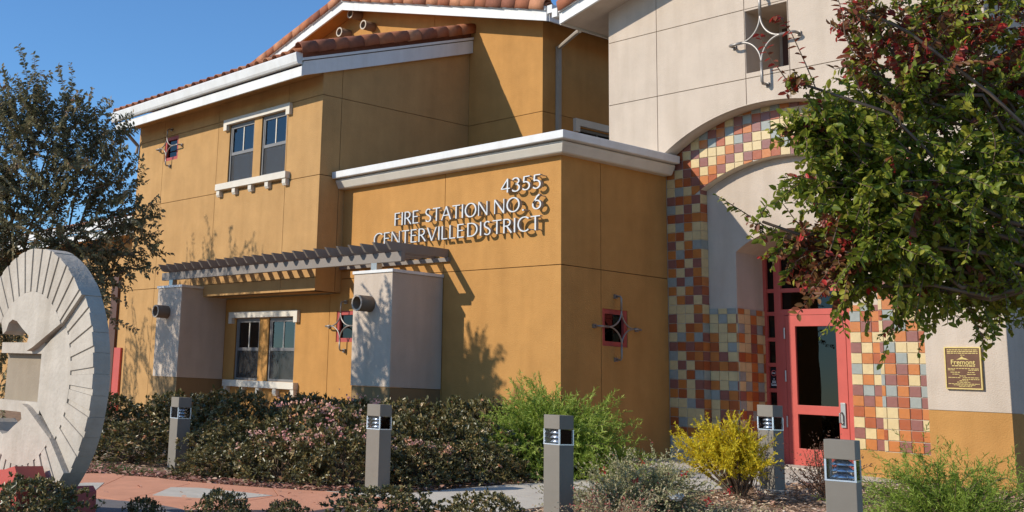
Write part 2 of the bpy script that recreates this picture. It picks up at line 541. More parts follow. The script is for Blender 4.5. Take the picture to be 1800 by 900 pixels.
cells += [cell(-11.97, -10.83, -.2, 2.68, l=0, b=0), cell(-10.83, -8.86, -.2, 2.68, b=0, r=0),
          cell(-8.86, -6.165, 2.45, 2.68, l=0, b=0), cell(-6.165, XL, 2.45, 2.68, r=0, b=0)]
panels(w3, front(YL), cells, 'tan_stucco')
rk = lambda y: 6.23 + .30 * (y + 1.09)              # underside of the wing's rake
w4 = MB().prism([[(YL + PT, 2.45), (.3, 2.45), (.3, 4.0), (YR, 4.0), (YR, rk(YR) + .12), (YL + PT, rk(YL) + .12)]], side(XL), -.24, -PT).build('wall', 'joint', B)
v0, YS = -.13, YL + .0245
panels(w4, side(XL), [
    [[(YS, 2.45), (v0 - G, 2.45), (v0 - G, 4.5 - G), (YS, 4.5 - G)]],
    [[(v0 + G, 2.45), (YR - .01, 2.45), (YR - .01, 4.5 - G), (v0 + G, 4.5 - G)]],
    [[(YS, 4.5 + G), (v0 - G, 4.5 + G), (v0 - G, 5.96 - G), (YS, 5.96 - G)]],
    [[(v0 + G, 4.5 + G), (YR - .01, 4.5 + G), (YR - .01, 5.96 - G), (v0 + G, 5.96 - G)]],
    [[(YS, 5.96 + G), (v0 - G, 5.96 + G), (v0 - G, rk(v0) + .1), (YS, rk(YS) + .1)]],
    [[(v0 + G, 5.96 + G), (YR - .01, 5.96 + G), (YR - .01, rk(YR) + .1), (v0 + G, rk(v0) + .1)]]], 'tan_stucco')
MB().box(-8.84, XL - .03, YL + .03, .0 - .025, 2.452, 2.475).build('soffit', 'tan_stucco', B)
MB().box(-11.99, -11.95, YL + .01, YR, -.2, 6.6).build('wall', 'tan_stucco', B)
# roof of the wing: deck, soffit, rake board, fascia, gutter
rt = lambda y: 6.63 + .30 * (y + 1.09)
mb = MB()
for z0f, z1f in ((lambda y: rt(y) - .10, rt),):
    a, b_ = -1.12, YR
    vs = [(x, y, f(y)) for x in (-12.12, -5.08) for y in (a, b_) for f in (z0f, z1f)]
    mb.add(vs, [(0, 1, 3, 2), (4, 6, 7, 5), (0, 4, 5, 1), (2, 3, 7, 6), (0, 2, 6, 4), (1, 5, 7, 3)])
wroof = mb.build('roof', 'clay_d', B)
MB().prism([[(-1.09, 6.20), (YR - .01, 6.20 + .30 * (YR + 1.08)), (YR - .01, 6.455 + .30 * (YR + 1.08)), (-1.09, 6.455)]], side(-5.01), -.06, 0).build('rake_board', 'white_paint', wroof)
MB().prism([[(-1.125, 6.462), (YR - .01, 6.462 + .30 * (YR + 1.115)), (YR - .01, 6.51 + .30 * (YR + 1.115)), (-1.125, 6.51)]], side(-4.99), -.07, 0).build('rake_moulding', 'white_paint', wroof)
MB().box(-12.1, -5.012, -1.13, -1.09, 6.185, 6.365).build('fascia_board', 'white_paint', wroof)
MB().box(-12.08, XL - .05, -1.085, YL - .002, 6.335, 6.365).build('soffit', 'tan_stucco', wroof)
gp = [(.0, 6.40), (.10, 6.40), (.125, 6.44), (.155, 6.585), (.14, 6.605), (.0, 6.605)]
MB().prism([gp], lambda u, v, d: (d, -1.10 - u, v), -12.17, -5.035).build('gutter', 'white_paint', wroof, bevel=.004)
MB().tube([(-12.02, -1.05, 6.42), (-12.02, -1.0, 6.28), (-11.985, -.60, 5.93), (-11.985, -.62, 5.75)], .04, 8).build('downspout', 'taupe_paint', B)

# clay tiles
def barrel(L, r0, r1, n=7, th=.012):
    """half-round cap tile along local +Y, open side down"""
    vs, fs = [], []
    for y, r in ((0, r0), (L, r1)):
        for rr in (r, r - th):
            for k in range(n + 1):
                a = math.pi * k / n
                vs.append((rr * math.cos(a), y, rr * math.sin(a) * .95))
    m = n + 1
    for k in range(n):
        fs += [(k, k + 1, 2 * m + k + 1, 2 * m + k), (m + k + 1, m + k, 3 * m + k, 3 * m + k + 1),
               (k + 1, k, m + k, m + k + 1), (2 * m + k, 2 * m + k + 1, 3 * m + k + 1, 3 * m + k)]
    fs += [(0, 2 * m, 3 * m, m), (n, m + n, 3 * m + n, 2 * m + n)]
    return vs, fs
CLAY = ['clay_a', 'clay_b', 'clay_c', 'clay_d']
bt = []
vs, fs = barrel(.42, .105, .09)
for c in CLAY:
    bt.append(MB().add(vs, fs).mesh('roof_tile', c, True))
pitch, run = .284, .36
th = math.atan(.30)
nx = int(7.05 / pitch)
rest = MB()
for i in range(nx + 1):
    x = -12.03 + i * pitch
    for j in range(12):
        y = -1.20 + j * run * math.cos(th)
        if y > YR - .3: continue
        z = rt(y) + .005 + (.012 * (j % 2))
        if j < 3:
            o = link('roof_tile', random.choice(bt), wroof, (x + random.uniform(-.006, .006), y, z), (th, 0, random.uniform(-.02, .02)))
        else:
            Mx = Matrix.Translation((x, y, z)) @ Matrix.Rotation(th, 4, 'X')
            rest.add([Mx @ Vector(v) for v in vs], fs, random.randrange(4))
tag(rest.build('roof_tiles', CLAY, wroof, True), kind='stuff')
# pans between the caps: one corrugated under-sheet
mb = MB()
for i in range(nx):
    x = -12.03 + (i + .5) * pitch
    a = [(x - .10, -1.16), (x, -1.16), (x + .10, -1.16)]
    pts = [(x - .1, .05), (x - .05, .014), (x, .004), (x + .05, .014), (x + .1, .05)]
    vs2 = [(px, y, rt(y) + pz) for y in (-1.17, YR - .02) for px, pz in pts]
    mb.add(vs2, [(k, k + 1, k + 6, k + 5) for k in range(4)])
mb.build('roof_pan', 'clay_b', wroof, True)
def rake_tile(parent, P0, d, L, W=.20, H=.13, flip=1):
    """rolled edge tile: P0 low end on the rake line, d unit vector up the rake; roll over the gable edge"""
    d = Vector(d).normalized()
    out = Vector((1, 0, 0)) if abs(d.x) < .2 else Vector((0, -1, 0))
    up = Vector((0, 0, 1))
    up = (up - d * up.dot(d)).normalized()
    prof = [(.02, -H), (.028, -.02), (.02, .035), (-.02, .075), (-.07, .09), (-.13, .075), (-.18, .02)]
    prof2 = [(a - .014 if i < 4 else a, b_ - (.0 if i < 2 else .014)) for i, (a, b_) in enumerate(prof)]
    vs, n = [], len(prof)
    for s, k in ((0, 1.06), (L, .94)):
        for pr in (prof, prof2):
            for a, b_ in pr:
                vs.append(Vector(P0) + d * s + out * (a * k) + up * (b_ * k))
    fs = []
    for i in range(n - 1):
        fs += [(i, i + 1, 2 * n + i + 1, 2 * n + i), (n + i + 1, n + i, 3 * n + i, 3 * n + i + 1),
               (i + 1, i, n + i, n + i + 1), (2 * n + i, 2 * n + i + 1, 3 * n + i + 1, 3 * n + i)]
    fs += [(0, 2 * n, 3 * n, n), (n - 1, 2 * n - 1, 4 * n - 1, 3 * n - 1)]
    return MB().add(vs, fs).build('rake_tile', random.choice(CLAY), parent, True)
d = Vector((0, 1, .30)).normalized()
for i in range(12):
    s = i * .365
    rake_tile(wroof, Vector((-4.97, -1.20, 6.70)) + d * s + Vector((random.uniform(-.006, .006), 0, random.uniform(-.004, .004))), d, .41)

# --- rear gable block
PK, SL = -8.70, .266
fb = lambda x: 7.47 + SL * (-2.66 - x) if x > PK else 7.47 + SL * (-2.66 - PK) - SL * (PK - x)   # underside of gable rake
xe0, xe1, YO = 2 * PK + 2.62, -2.62, 2.53
wall = [(-13.9, 4.0), (-3.17 - PT, 4.0), (-3.17 - PT, fb(-3.17) + .1), (PK, fb(PK) + .1), (-13.9, fb(-13.9) + .1)]
w5 = MB().prism([wall], front(YR), -.2, -PT).build('wall', 'joint', B)
panels(w5, front(YR), [
    [[(-13.9, 4.0), (-6.165 - G, 4.0), (-6.165 - G, 5.96 - G), (-13.9, 5.96 - G)]],
    [[(-6.165 + G, 4.0), (-3.17, 4.0), (-3.17, 5.96 - G), (-6.165 + G, 5.96 - G)]],
    [[(-13.9, 5.96 + G), (-6.165 - G, 5.96 + G), (-6.165 - G, fb(-6.165) + .08), (PK, fb(PK) + .08), (-13.9, fb(-13.9) + .08)]],
    [[(-6.165 + G, 5.96 + G), (-3.17, 5.96 + G), (-3.17, fb(-3.17) + .08), (-6.165 + G, fb(-6.165) + .08)]]], 'ochre_stucco')
SWIN = rect(4.0, 5.2, 4.9, 5.81)
w6 = MB().prism([rect(YR + PT, 7.0, 4.0, 7.7), list(reversed(SWIN))], side(-3.17), -.2, -PT).build('wall', 'joint', B)
panels(w6, side(-3.17), [cell(YR + .0245, 7.0, 5.96, 7.7, l=0, t=0, r=0), cell(YR + .0245, 7.0, 4.0, 5.96, [SWIN], l=0, b=0, r=0)], 'ochre_stucco')
gr = MB()
for xa, xb in ((xe0, PK), (PK, xe1)):
    vs2 = [(x, y, fb(x) + o) for x in (xa, xb) for y in (YO + .03, 9.5) for o in (.14, .26)]
    gr.add(vs2, [(0, 1, 3, 2), (4, 6, 7, 5), (0, 4, 5, 1), (2, 3, 7, 6), (0, 2, 6, 4), (1, 5, 7, 3)])
groof = gr.build('roof', 'clay_d', B)
for xa, xb in ((xe0, PK), (PK, xe1)):
    MB().prism([[(xa, fb(xa)), (xb, fb(xb)), (xb, fb(xb) + .185), (xa, fb(xa) + .185)]], front(YO), -.045, 0).build('rake_board', 'white_paint', groof)
    MB().prism([[(xa, fb(xa) + .19), (xb, fb(xb) + .19), (xb, fb(xb) + .27), (xa, fb(xa) + .27)]], front(YO - .035), -.07, 0).build('rake_moulding', 'white_paint', groof)
    vs2 = [(x, y, fb(x) + o) for x in (xa + .02, xb - .001) for y in (YO + .047, YR - .002) for o in (.085, .11)]
    MB().add(vs2, [(0, 1, 3, 2), (4, 6, 7, 5), (0, 4, 5, 1), (2, 3, 7, 6), (0, 2, 6, 4), (1, 5, 7, 3)]).build('soffit', 'ochre_stucco', groof)
    d = Vector((1 if xa == PK else -1, 0, -SL)).normalized() * -1
    L = math.hypot(xb - xa, (xb - xa) * SL)
    low = Vector((xe0 if xa == xe0 else xe1, YO - .05, fb(xe1) + .335))
    for i in range(int(L / .365) + 1):
        if i * .365 > L - .2: break
        rake_tile(groof, low + d * (i * .365) + Vector((0, random.uniform(-.006, .006), random.uniform(-.004, .004))), d, .41)
MB().box(xe1 + .0, xe1 + .03, YO + .05, 9.4, fb(xe1) + .0, fb(xe1) + .2).build('fascia_board', 'white_paint', groof)
MB().box(xe1 + .035, xe1 + .15, YO - .02, 9.4, fb(xe1) + .12, fb(xe1) + .27).build('gutter', 'white_paint', groof)
# a few rows of caps on the slopes that can be made out against the sky
rest = MB()
for sgn in (-1, 1):
    sl = math.atan(SL)
    for j in range(12):
        y = 2.62 + j * .284
        for i in range(17):
            s = i * .36
            x = (xe1 if sgn > 0 else xe0) - sgn * s * math.cos(sl)
            z = fb(x) + .265
            rot = Matrix.Rotation(math.pi / 2 * sgn, 4, 'Z') @ Matrix.Rotation(sl, 4, 'X')
            Mx = Matrix.Translation((x, y, z)) @ rot
            rest.add([Mx @ Vector(v) for v in vs], fs, random.randrange(4))
tag(rest.build('roof_tiles', CLAY, groof, True), kind='stuff')
# three round attic vents
for x, z in ((-8.21, 8.66), (-9.07, 8.68), (-8.69, 9.03)):
    x, z = x + .03, z
    n = 18
    vp = MB()
    ring = lambda y, r: [(x + r * math.cos(2 * math.pi * k / n), y, z + r * math.sin(2 * math.pi * k / n)) for k in range(n)]
    vs2 = ring(YR - .005, .105) + ring(YR - .30, .105) + ring(YR - .30, .082) + ring(YR - .03, .082)
    f2 = [(a * n + k, a * n + (k + 1) % n, (a + 1) * n + (k + 1) % n, (a + 1) * n + k) for a in range(3) for k in range(n)]
    vp.add(vs2, f2)
    pip = vp.build('vent_pipe', 'pipe_paint', B, True)
    mb = MB()
    vs2 = ring(YR - .302, .108) + ring(YR - .302, .080) + ring(YR - .29, .080) + ring(YR - .29, .108)
    mb.add(vs2, [(a * n + k, a * n + (k + 1) % n, ((a + 1) % 4) * n + (k + 1) % n, ((a + 1) % 4) * n + k) for a in range(4) for k in range(n)])
    mb.build('rim', 'pipe_rim', pip)
    MB().add(ring(YR - .04, .083), [tuple(range(n))]).build('shadow_plug', 'unlit_interior', pip)
# downspout between gable and tower
MB().box(-3.165, -3.09, 3.38, 3.46, 4.2, 7.26).tube([(-3.12, 3.42, 7.24), (-2.9, 3.25, 7.20), (-1.9, 2.53, 7.09), (-1.6, 2.25, 6.99)], .04, 8).build('downspout', 'tan_paint', B)

# --- entrance tower
OX, OZ, OR = 1.95, 2.03, 3.12                    # outer arch
IX, IZ, IR = 1.95, 1.779, 2.61                   # inner arch
EX, EZ, ER, EH = 1.95, 1.935, 1.415, .86         # entrance arch
def arch(cx_, cz, r, x0, x1, n=28):
    return [(x0 + (x1 - x0) * k / n, cz + math.sqrt(max(0, r * r - (x0 + (x1 - x0) * k / n - cx_) ** 2))) for k in range(n + 1)]
tb = lambda x: 6.93 + .265 * (x + 1.45) if x < 1.98 else 6.93 + .265 * 3.43 - .265 * (x - 1.98)
TX0, TX1 = -.87, 4.99
NICHE = rect(1.66, 2.34, 5.60, 6.55)
JL, JR = -.03, 4.03
outl = [(TX0, -.2), (JL, -.2)] + arch(OX, OZ, OR, JL, JR) + [(JR, -.2), (TX1, -.2), (TX1, tb(TX1) + .1), (1.98, tb(1.98) + .1), (TX0, tb(TX0) + .1)]
w7 = MB().prism([outl, list(reversed(NICHE))], front(YW), -.285, -PT).build('wall', 'joint_beige', B)
low = lambda x: OZ + math.sqrt(OR * OR - (x - OX) ** 2)
tcx = [TX0, .08, 1.648, 2.352, 3.92, TX1]
tcells = []
for i in range(5):
    a, b_ = tcx[i] + (G if i else 0), tcx[i + 1] - (G if i < 4 else 0)
    if i == 0:
        lo = [(a, 3.9), (JL, 3.9)] + arch(OX, OZ, OR, JL, b_, 3)
    elif i == 4:
        lo = arch(OX, OZ, OR, a, JR, 3) + [(JR, .89 + .003), (b_, .89 + .003)]
    else:
        lo = arch(OX, OZ, OR, a, b_, 10)
    tcells.append([lo + [(b_, 5.525 - G), (a, 5.525 - G)]])
    tcells.append(cell(tcx[i], tcx[i + 1], 5.525, 6.58, [NICHE] if i == 2 else [], l=(i > 0), r=(i < 4)))
    up = [(b_, tb(b_) + .08)] + ([(1.98, tb(1.98) + .08)] if a < 1.98 < b_ else []) + [(a, tb(a) + .08)]
    tcells.append([[(a, 6.58 + G), (b_, 6.58 + G)] + up])
panels(w7, front(YW), tcells, 'beige_stucco')
MB().prism([rect(JR, TX1, -.2, .888)], front(YW), -PT - .004, -.004).build('stucco_panel', 'ochre_stucco', w7)
# curved lip under the outer arch so that its soffit is stucco
mb = MB()
a0 = arch(OX, OZ, OR, JL, JR, 40)
mb.add([(x, y, z) for y in (YW - .001, YT - .018) for x, z in a0] + [(OX + (x - OX) * .996, y, OZ + (z - OZ) * .996) for y in (YW - .001, YT - .018) for x, z in a0],
       [q for k in range(40) for q in ((k, k + 1, 42 + k, 41 + k), (82 + k, 123 + k, 124 + k, 83 + k), (k, 82 + k, 83 + k, k + 1))])
mb.build('arch_soffit', 'beige_stucco', w7, True)
# sides of the tower
w8 = MB().box(TX1 - .2, TX1, YW + .29, 8.0, .89, 7.2).box(TX1 - .2, TX1 - .004, YW + .29, 8.0, -.2, .888, 1)
w8.box(TX1 - .004, TX1 + .004, YW + .003, YW + .2885, .892, 7.2).box(TX1 - .004, TX1 + .003, YW + .003, YW + .2885, -.2, .888, 1)
w8.build('wall', ['beige_stucco', 'ochre_stucco'], B)
MB().box(TX0, TX0 + .2, YW + .29, 8.0, 4.0, 7.15).box(TX0 - .004, TX0 + .004, YW + .003, YW + .2885, 4.0, 7.1).build('wall', 'beige_stucco', B)
# niche behind the large star
nb = MB()
nb.box(1.62, 1.664, YW + .012, 3.02, 5.56, 6.59).box(2.336, 2.38, YW + .012, 3.02, 5.56, 6.59)
nb.box(1.665, 2.335, YW + .012, 3.02, 6.546, 6.59).box(1.665, 2.335, YW + .012, 3.02, 5.56, 5.604).box(1.665, 2.335, 2.98, 3.02, 5.605, 6.545)
nic = nb.build('niche', 'beige_stucco', B)
MB().box(1.74, 2.33, 2.94, 2.975, 5.61, 6.44).build('shutter', 'brown_paint', nic)
# tower roof
YP = 1.57
tr_ = MB()
ex0, ex1 = -1.45, 5.41
for xa, xb in ((ex0, 1.98), (1.98, ex1)):
    vs2 = [(x, y, tb(x) + o) for x in (xa, xb) for y in (YP + .03, 9.0) for o in (.14, .26)]
    tr_.add(vs2, [(0, 1, 3, 2), (4, 6, 7, 5), (0, 4, 5, 1), (2, 3, 7, 6), (0, 2, 6, 4), (1, 5, 7, 3)])
troof = tr_.build('roof', 'clay_d', B)
for xa, xb in ((ex0, 1.98), (1.98, ex1)):
    MB().prism([[(xa, tb(xa)), (xb, tb(xb)), (xb, tb(xb) + .19), (xa, tb(xa) + .19)]], front(YP), -.045, 0).build('rake_board', 'white_paint', troof)
    MB().prism([[(xa, tb(xa) + .195), (xb, tb(xb) + .195), (xb, tb(xb) + .27), (xa, tb(xa) + .27)]], front(YP - .035), -.07, 0).build('rake_moulding', 'white_paint', troof)
    vs2 = [(x, y, tb(x) + o) for x in (xa + .02, xb - .001) for y in (YP + .047, 8.9) for o in (.03, .06)]
    MB().add(vs2, [(0, 1, 3, 2), (4, 6, 7, 5), (0, 4, 5, 1), (2, 3, 7, 6), (0, 2, 6, 4), (1, 5, 7, 3)]).build('soffit', 'beige_stucco', troof)
for i in range(6):
    d = Vector((1, 0, .265)).normalized()
    rake_tile(troof, Vector((ex0, YP - .05, tb(ex0) + .335)) + d * i * .365, d, .41)
MB().box(ex0 - .03, ex0 - .001, YP + .05, 8.9, tb(ex0) + .0, tb(ex0) + .2).build('fascia_board', 'cream_trim', troof)
MB().box(ex0 - .15, ex0 - .035, YP - .02, 8.9, tb(ex0) + .14, tb(ex0) + .29).build('gutter', 'white_paint', troof)

# --- glazed tiles round the entrance
outl = [(-.02, -.2), (.607, -.2)] + arch(IX, IZ, IR, .607, 3.293) + [(3.293, -.2), (4.06, -.2), (4.06, 5.3), (-.02, 5.3)]
w9 = MB().prism([outl], front(YT + .014), -.15, 0).build('tile_wall', 'grout', B)
e_in = [(EX - EH, 0), ] + arch(EX, EZ, ER, EX - EH, EX + EH, 20) + [(EX + EH, 0)]
outl = [(.55, -.2), (EX - EH, -.2)] + arch(EX, EZ, ER, EX - EH, EX + EH, 20) + [(EX + EH, -.2), (3.35, -.2), (3.35, 4.6), (.55, 4.6)]
w10 = MB().prism([outl], front(YI), -.72, 0).build('entry_wall', 'beige_stucco', B)
MB().box(0.002, .607, YT + .002, YT + .012, -.2, .335).build('plinth', 'concrete', w9)
MB().box(3.295, 4.02, YT + .002, YT + .012, -.2, .335).build('plinth', 'ochre_stucco', w9)
MB().box(EX + EH + .003, 3.29, YI - .012, YI - .002, -.2, .335).build('plinth', 'ochre_stucco', w10)
MB().box(.61, EX - EH - .003, YI - .012, YI - .002, -.2, .335).build('plinth', 'concrete', w10)
TWX, TWZ, Z0 = .152, .139, .34
TN = ['tile_cream', 'tile_orange', 'tile_mauve', 'tile_grey', 'tile_rust']
def tmesh(wd, ht, mat):
    g = .004
    x0, x1, z0, z1, bv = g, wd - g, g, ht - g, .004
    vs2 = [(x0, 0, z0), (x1, 0, z0), (x1, 0, z1), (x0, 0, z1),
           (x0, -.008, z0), (x1, -.008, z0), (x1, -.008, z1), (x0, -.008, z1),
           (x0 + bv, -.012, z0 + bv), (x1 - bv, -.012, z0 + bv), (x1 - bv, -.012, z1 - bv), (x0 + bv, -.012, z1 - bv)]
    f2 = [(8, 9, 10, 11)]
    for a in (0, 4):
        for k in range(4):
            f2.append((a + k, a + (k + 1) % 4, a + 4 + (k + 1) % 4, a + 4 + k))
    return MB().add(vs2, f2).mesh('tile', mat)
TM = {c: tmesh(TWX, TWZ, c) for c in TN}
rt_ = random.Random(11)
last = {}
def tcol(i, j, tag_):
    for _ in range(6):
        c = rt_.choices(TN, (34, 26, 15, 12, 13))[0]
        if c != 'tile_cream' and (last.get((tag_, i - 1, j)) == c or last.get((tag_, i, j - 1)) == c): continue
        if c == 'tile_cream' and 'tile_cream' in (last.get((tag_, i - 1, j)), last.get((tag_, i, j - 1))) and rt_.random() < .45: continue
        break
    last[(tag_, i, j)] = c
    return c
extra = MB()
count = 0
def cut_tile(poly, to3, c, parent, single):
    global count
    if len(poly) < 3: return
    ar = abs(sum(poly[k][0] * poly[(k + 1) % len(poly)][1] - poly[(k + 1) % len(poly)][0] * poly[k][1] for k in range(len(poly)))) / 2
    if ar < .0012: return
    mxu = sum(p[0] for p in poly) / len(poly)
    mxv = sum(p[1] for p in poly) / len(poly)
    q = []
    for u, v in poly:
        L = math.hypot(u - mxu, v - mxv) + 1e-6
        k = max(0, 1 - .0055 / L)
        q.append((mxu + (u - mxu) * k, mxv + (v - mxv) * k))
    if single and count < 300:
        MB().prism([q], to3, .002, .013).build('tile', c, parent)
        count += 1
    else:
        extra.prism([q], to3, .002, .013, TN.index(c))
for i in range(27):
    for j in range(36):
        x, z = i * TWX, Z0 + j * TWZ
        xc, zc = x + TWX / 2, z + TWZ / 2
        if x > 4.03: continue
        if zc > OZ and math.hypot(xc - OX, zc - OZ) > OR + .13: continue
        full = rect(x, x + TWX, z, z + TWZ)
        cs = [(u, v) for u, v in full]
        inside = [(.607 < u < 3.293) and (v < IZ + math.sqrt(max(0, IR * IR - (u - IX) ** 2))) for u, v in cs]
        if all(inside): continue
        vis = x < 2.75 or (z < 2.1 and x > 3.2)
        c = tcol(i, j, 'f')
        if not any(inside) and not (x < .607 < x + TWX) and not (x < 3.293 < x + TWX):
            if vis and count < 300:
                link('tile', TM[c], w9, (x, YT + .013 + random.uniform(0, .002), z), (random.uniform(-.012, .012), random.uniform(-.008, .008), random.uniform(-.012, .012)))
                count += 1
            else:
                extra.prism([rect(x + .004, x + TWX - .004, z + .004, z + TWZ - .004)], front(YT + .014), .002, .013, TN.index(c))
        else:
            if zc < 4.02 and xc < 1.9: p = clip(full, (-1, 0), -.607)
            elif zc < 4.02: p = clip(full, (1, 0), 3.293)
            else:
                nrm = ((xc - IX), (zc - IZ))
                L = math.hypot(*nrm)
                nrm = (nrm[0] / L, nrm[1] / L)
                p = clip(full, nrm, nrm[0] * IX + nrm[1] * IZ + IR)
            cut_tile(p, front(YT + .014), c, w9, vis)
# return face of the left pilaster, wainscot and the reveal beside the door
for j in range(27):
    z = Z0 + j * TWZ
    if z > 4.0: break
    extra.prism([rect(YT + .003, YI - .004, z + .004, min(z + TWZ - .004, 4.05))], side(.607), .002, .009, TN.index(tcol(0, j, 'r')))
for k, (xa, xb) in enumerate(((.62, EX - EH), (EX + EH, 3.29))):
    for i in range(4):
        for j in range(14):
            z = Z0 + j * TWZ
            if z > 2.2: break
            p = clip(rect(xa + i * TWX, xa + (i + 1) * TWX, z, min(z + TWZ, 2.23)), (-1, 0), -xb)
            cut_tile(p, front(YI), tcol(i, j, 'w%d' % k), w10, True)
for i in range(5):
    for j in range(14):
        z = Z0 + j * TWZ
        if z > 2.2: break
        p = clip(rect(YI + i * TWX, YI + (i + 1) * TWX, z, min(z + TWZ, 2.23)), (-1, 0), -(YD - .03))
        cut_tile(p, side(EX - EH), tcol(i, j, 'v'), w10, False)
tag(extra.build('tiles', TN, w9), kind='stuff')

# --- glazed entrance
fr = MB()
yd = front(YD)
dd = .06
def bar(u0, u1, v0, v1, d0=-.03, d1=.05):
    fr.prism([rect(u0, u1, v0, v1)], yd, d0, d1)
a_out = [(EX - EH + .002, 0)] + arch(EX, EZ, ER - .002, EX - EH + .002, EX + EH - .002, 20) + [(EX + EH - .002, 0)]
a_in = [(EX - EH + .055, .0)] + arch(EX, EZ, ER - .06, EX - EH + .055, EX + EH - .055, 20) + [(EX + EH - .055, .0)]
fr.prism([a_out + list(reversed(a_in))], yd, -.03, .05)
bar(1.267, 1.378, 0, 3.26, -.028, .048)
bar(1.379, 1.438, 0, 2.165, -.03, .055)
bar(1.379, 2.45, 2.166, 2.25, -.03, .056)
bar(2.374, 2.45, 0, 2.165, -.03, .054)
bar(1.379, 2.45, 2.50, 2.56, -.029, .046)
bar(2.451, 2.50, 0, 3.2, -.028, .047)
for zc in (2.53, 2.19, 1.81, 1.44, 1.07, .70, .33):
    bar(1.146, 1.266, zc - .028, zc + .028, -.027, .044)
    bar(2.501, 2.75, zc - .028, zc + .028, -.027, .044)
bar(1.146, 1.266, 0, .06, -.027, .045)
ent = fr.build('entrance_frame', 'red_paint', B)
zs = [.06, .302, .358, .672, .728, 1.042, 1.098, 1.412, 1.468, 1.782, 1.838, 2.162, 2.218, 2.502, 2.558, 3.16]
for u0, u1 in ((1.147, 1.266), (2.501, 2.749)):
    for k in range(0, 16, 2):
        MB().prism([rect(u0, u1, zs[k], zs[k + 1])], yd, .004, .01).build('pane', 'dark_glass', ent)
MB().prism([rect(1.38, 2.45, 2.251, 2.499)], yd, .004, .01).build('pane', 'dark_glass', ent)
MB().prism([rect(1.38, 2.45, 2.561, 3.22)], yd, .004, .01).build('pane', 'dark_glass', ent)
door = MB().prism([rect(1.443, 2.371, .01, 2.16), list(reversed(rect(1.60, 2.225, .875, 2.0))), list(reversed(rect(1.60, 2.225, .265, .745)))], yd, -.01, .062).build('door', 'red_paint', B, bevel=.004)
MB().prism([rect(1.601, 2.224, .876, 1.999)], yd, .02, .03).build('pane', 'dark_glass', door)
MB().prism([rect(1.601, 2.224, .266, .744)], yd, .02, .03).build('pane', 'dark_glass', door)
hd = MB().box(2.262, 2.335, YD - .085, YD - .063, .59, .93)
hd.tube([(2.28, YD - .085, .64), (2.28, YD - .14, .66), (2.28, YD - .14, .78), (2.28, YD - .085, .80)], .014, 8)
hd.build('handle', 'steel', door, bevel=.003)
for z in (.55, 1.2, 1.82):
    MB().tube([(1.436, YD - .075, z), (1.436, YD - .075, z + .16)], .014, 8).build('hinge', 'steel', door)
MB().box(EX - EH - .1, EX + EH + .1, 4.3, 4.34, -.1, 3.5).box(EX - EH - .12, EX - EH - .08, YD + .02, 4.3, -.1, 3.5).box(EX + EH + .08, EX + EH + .12, YD + .02, 4.3, -.1, 3.5).box(EX - EH - .1, EX + EH + .1, YD + .02, 4.3, 3.45, 3.5).build('lobby', 'unlit_interior', B)
MB().box(EX - EH + .02, EX + EH - .02, 2.5, 3.22, .004, .03).build('threshold', 'concrete', B)

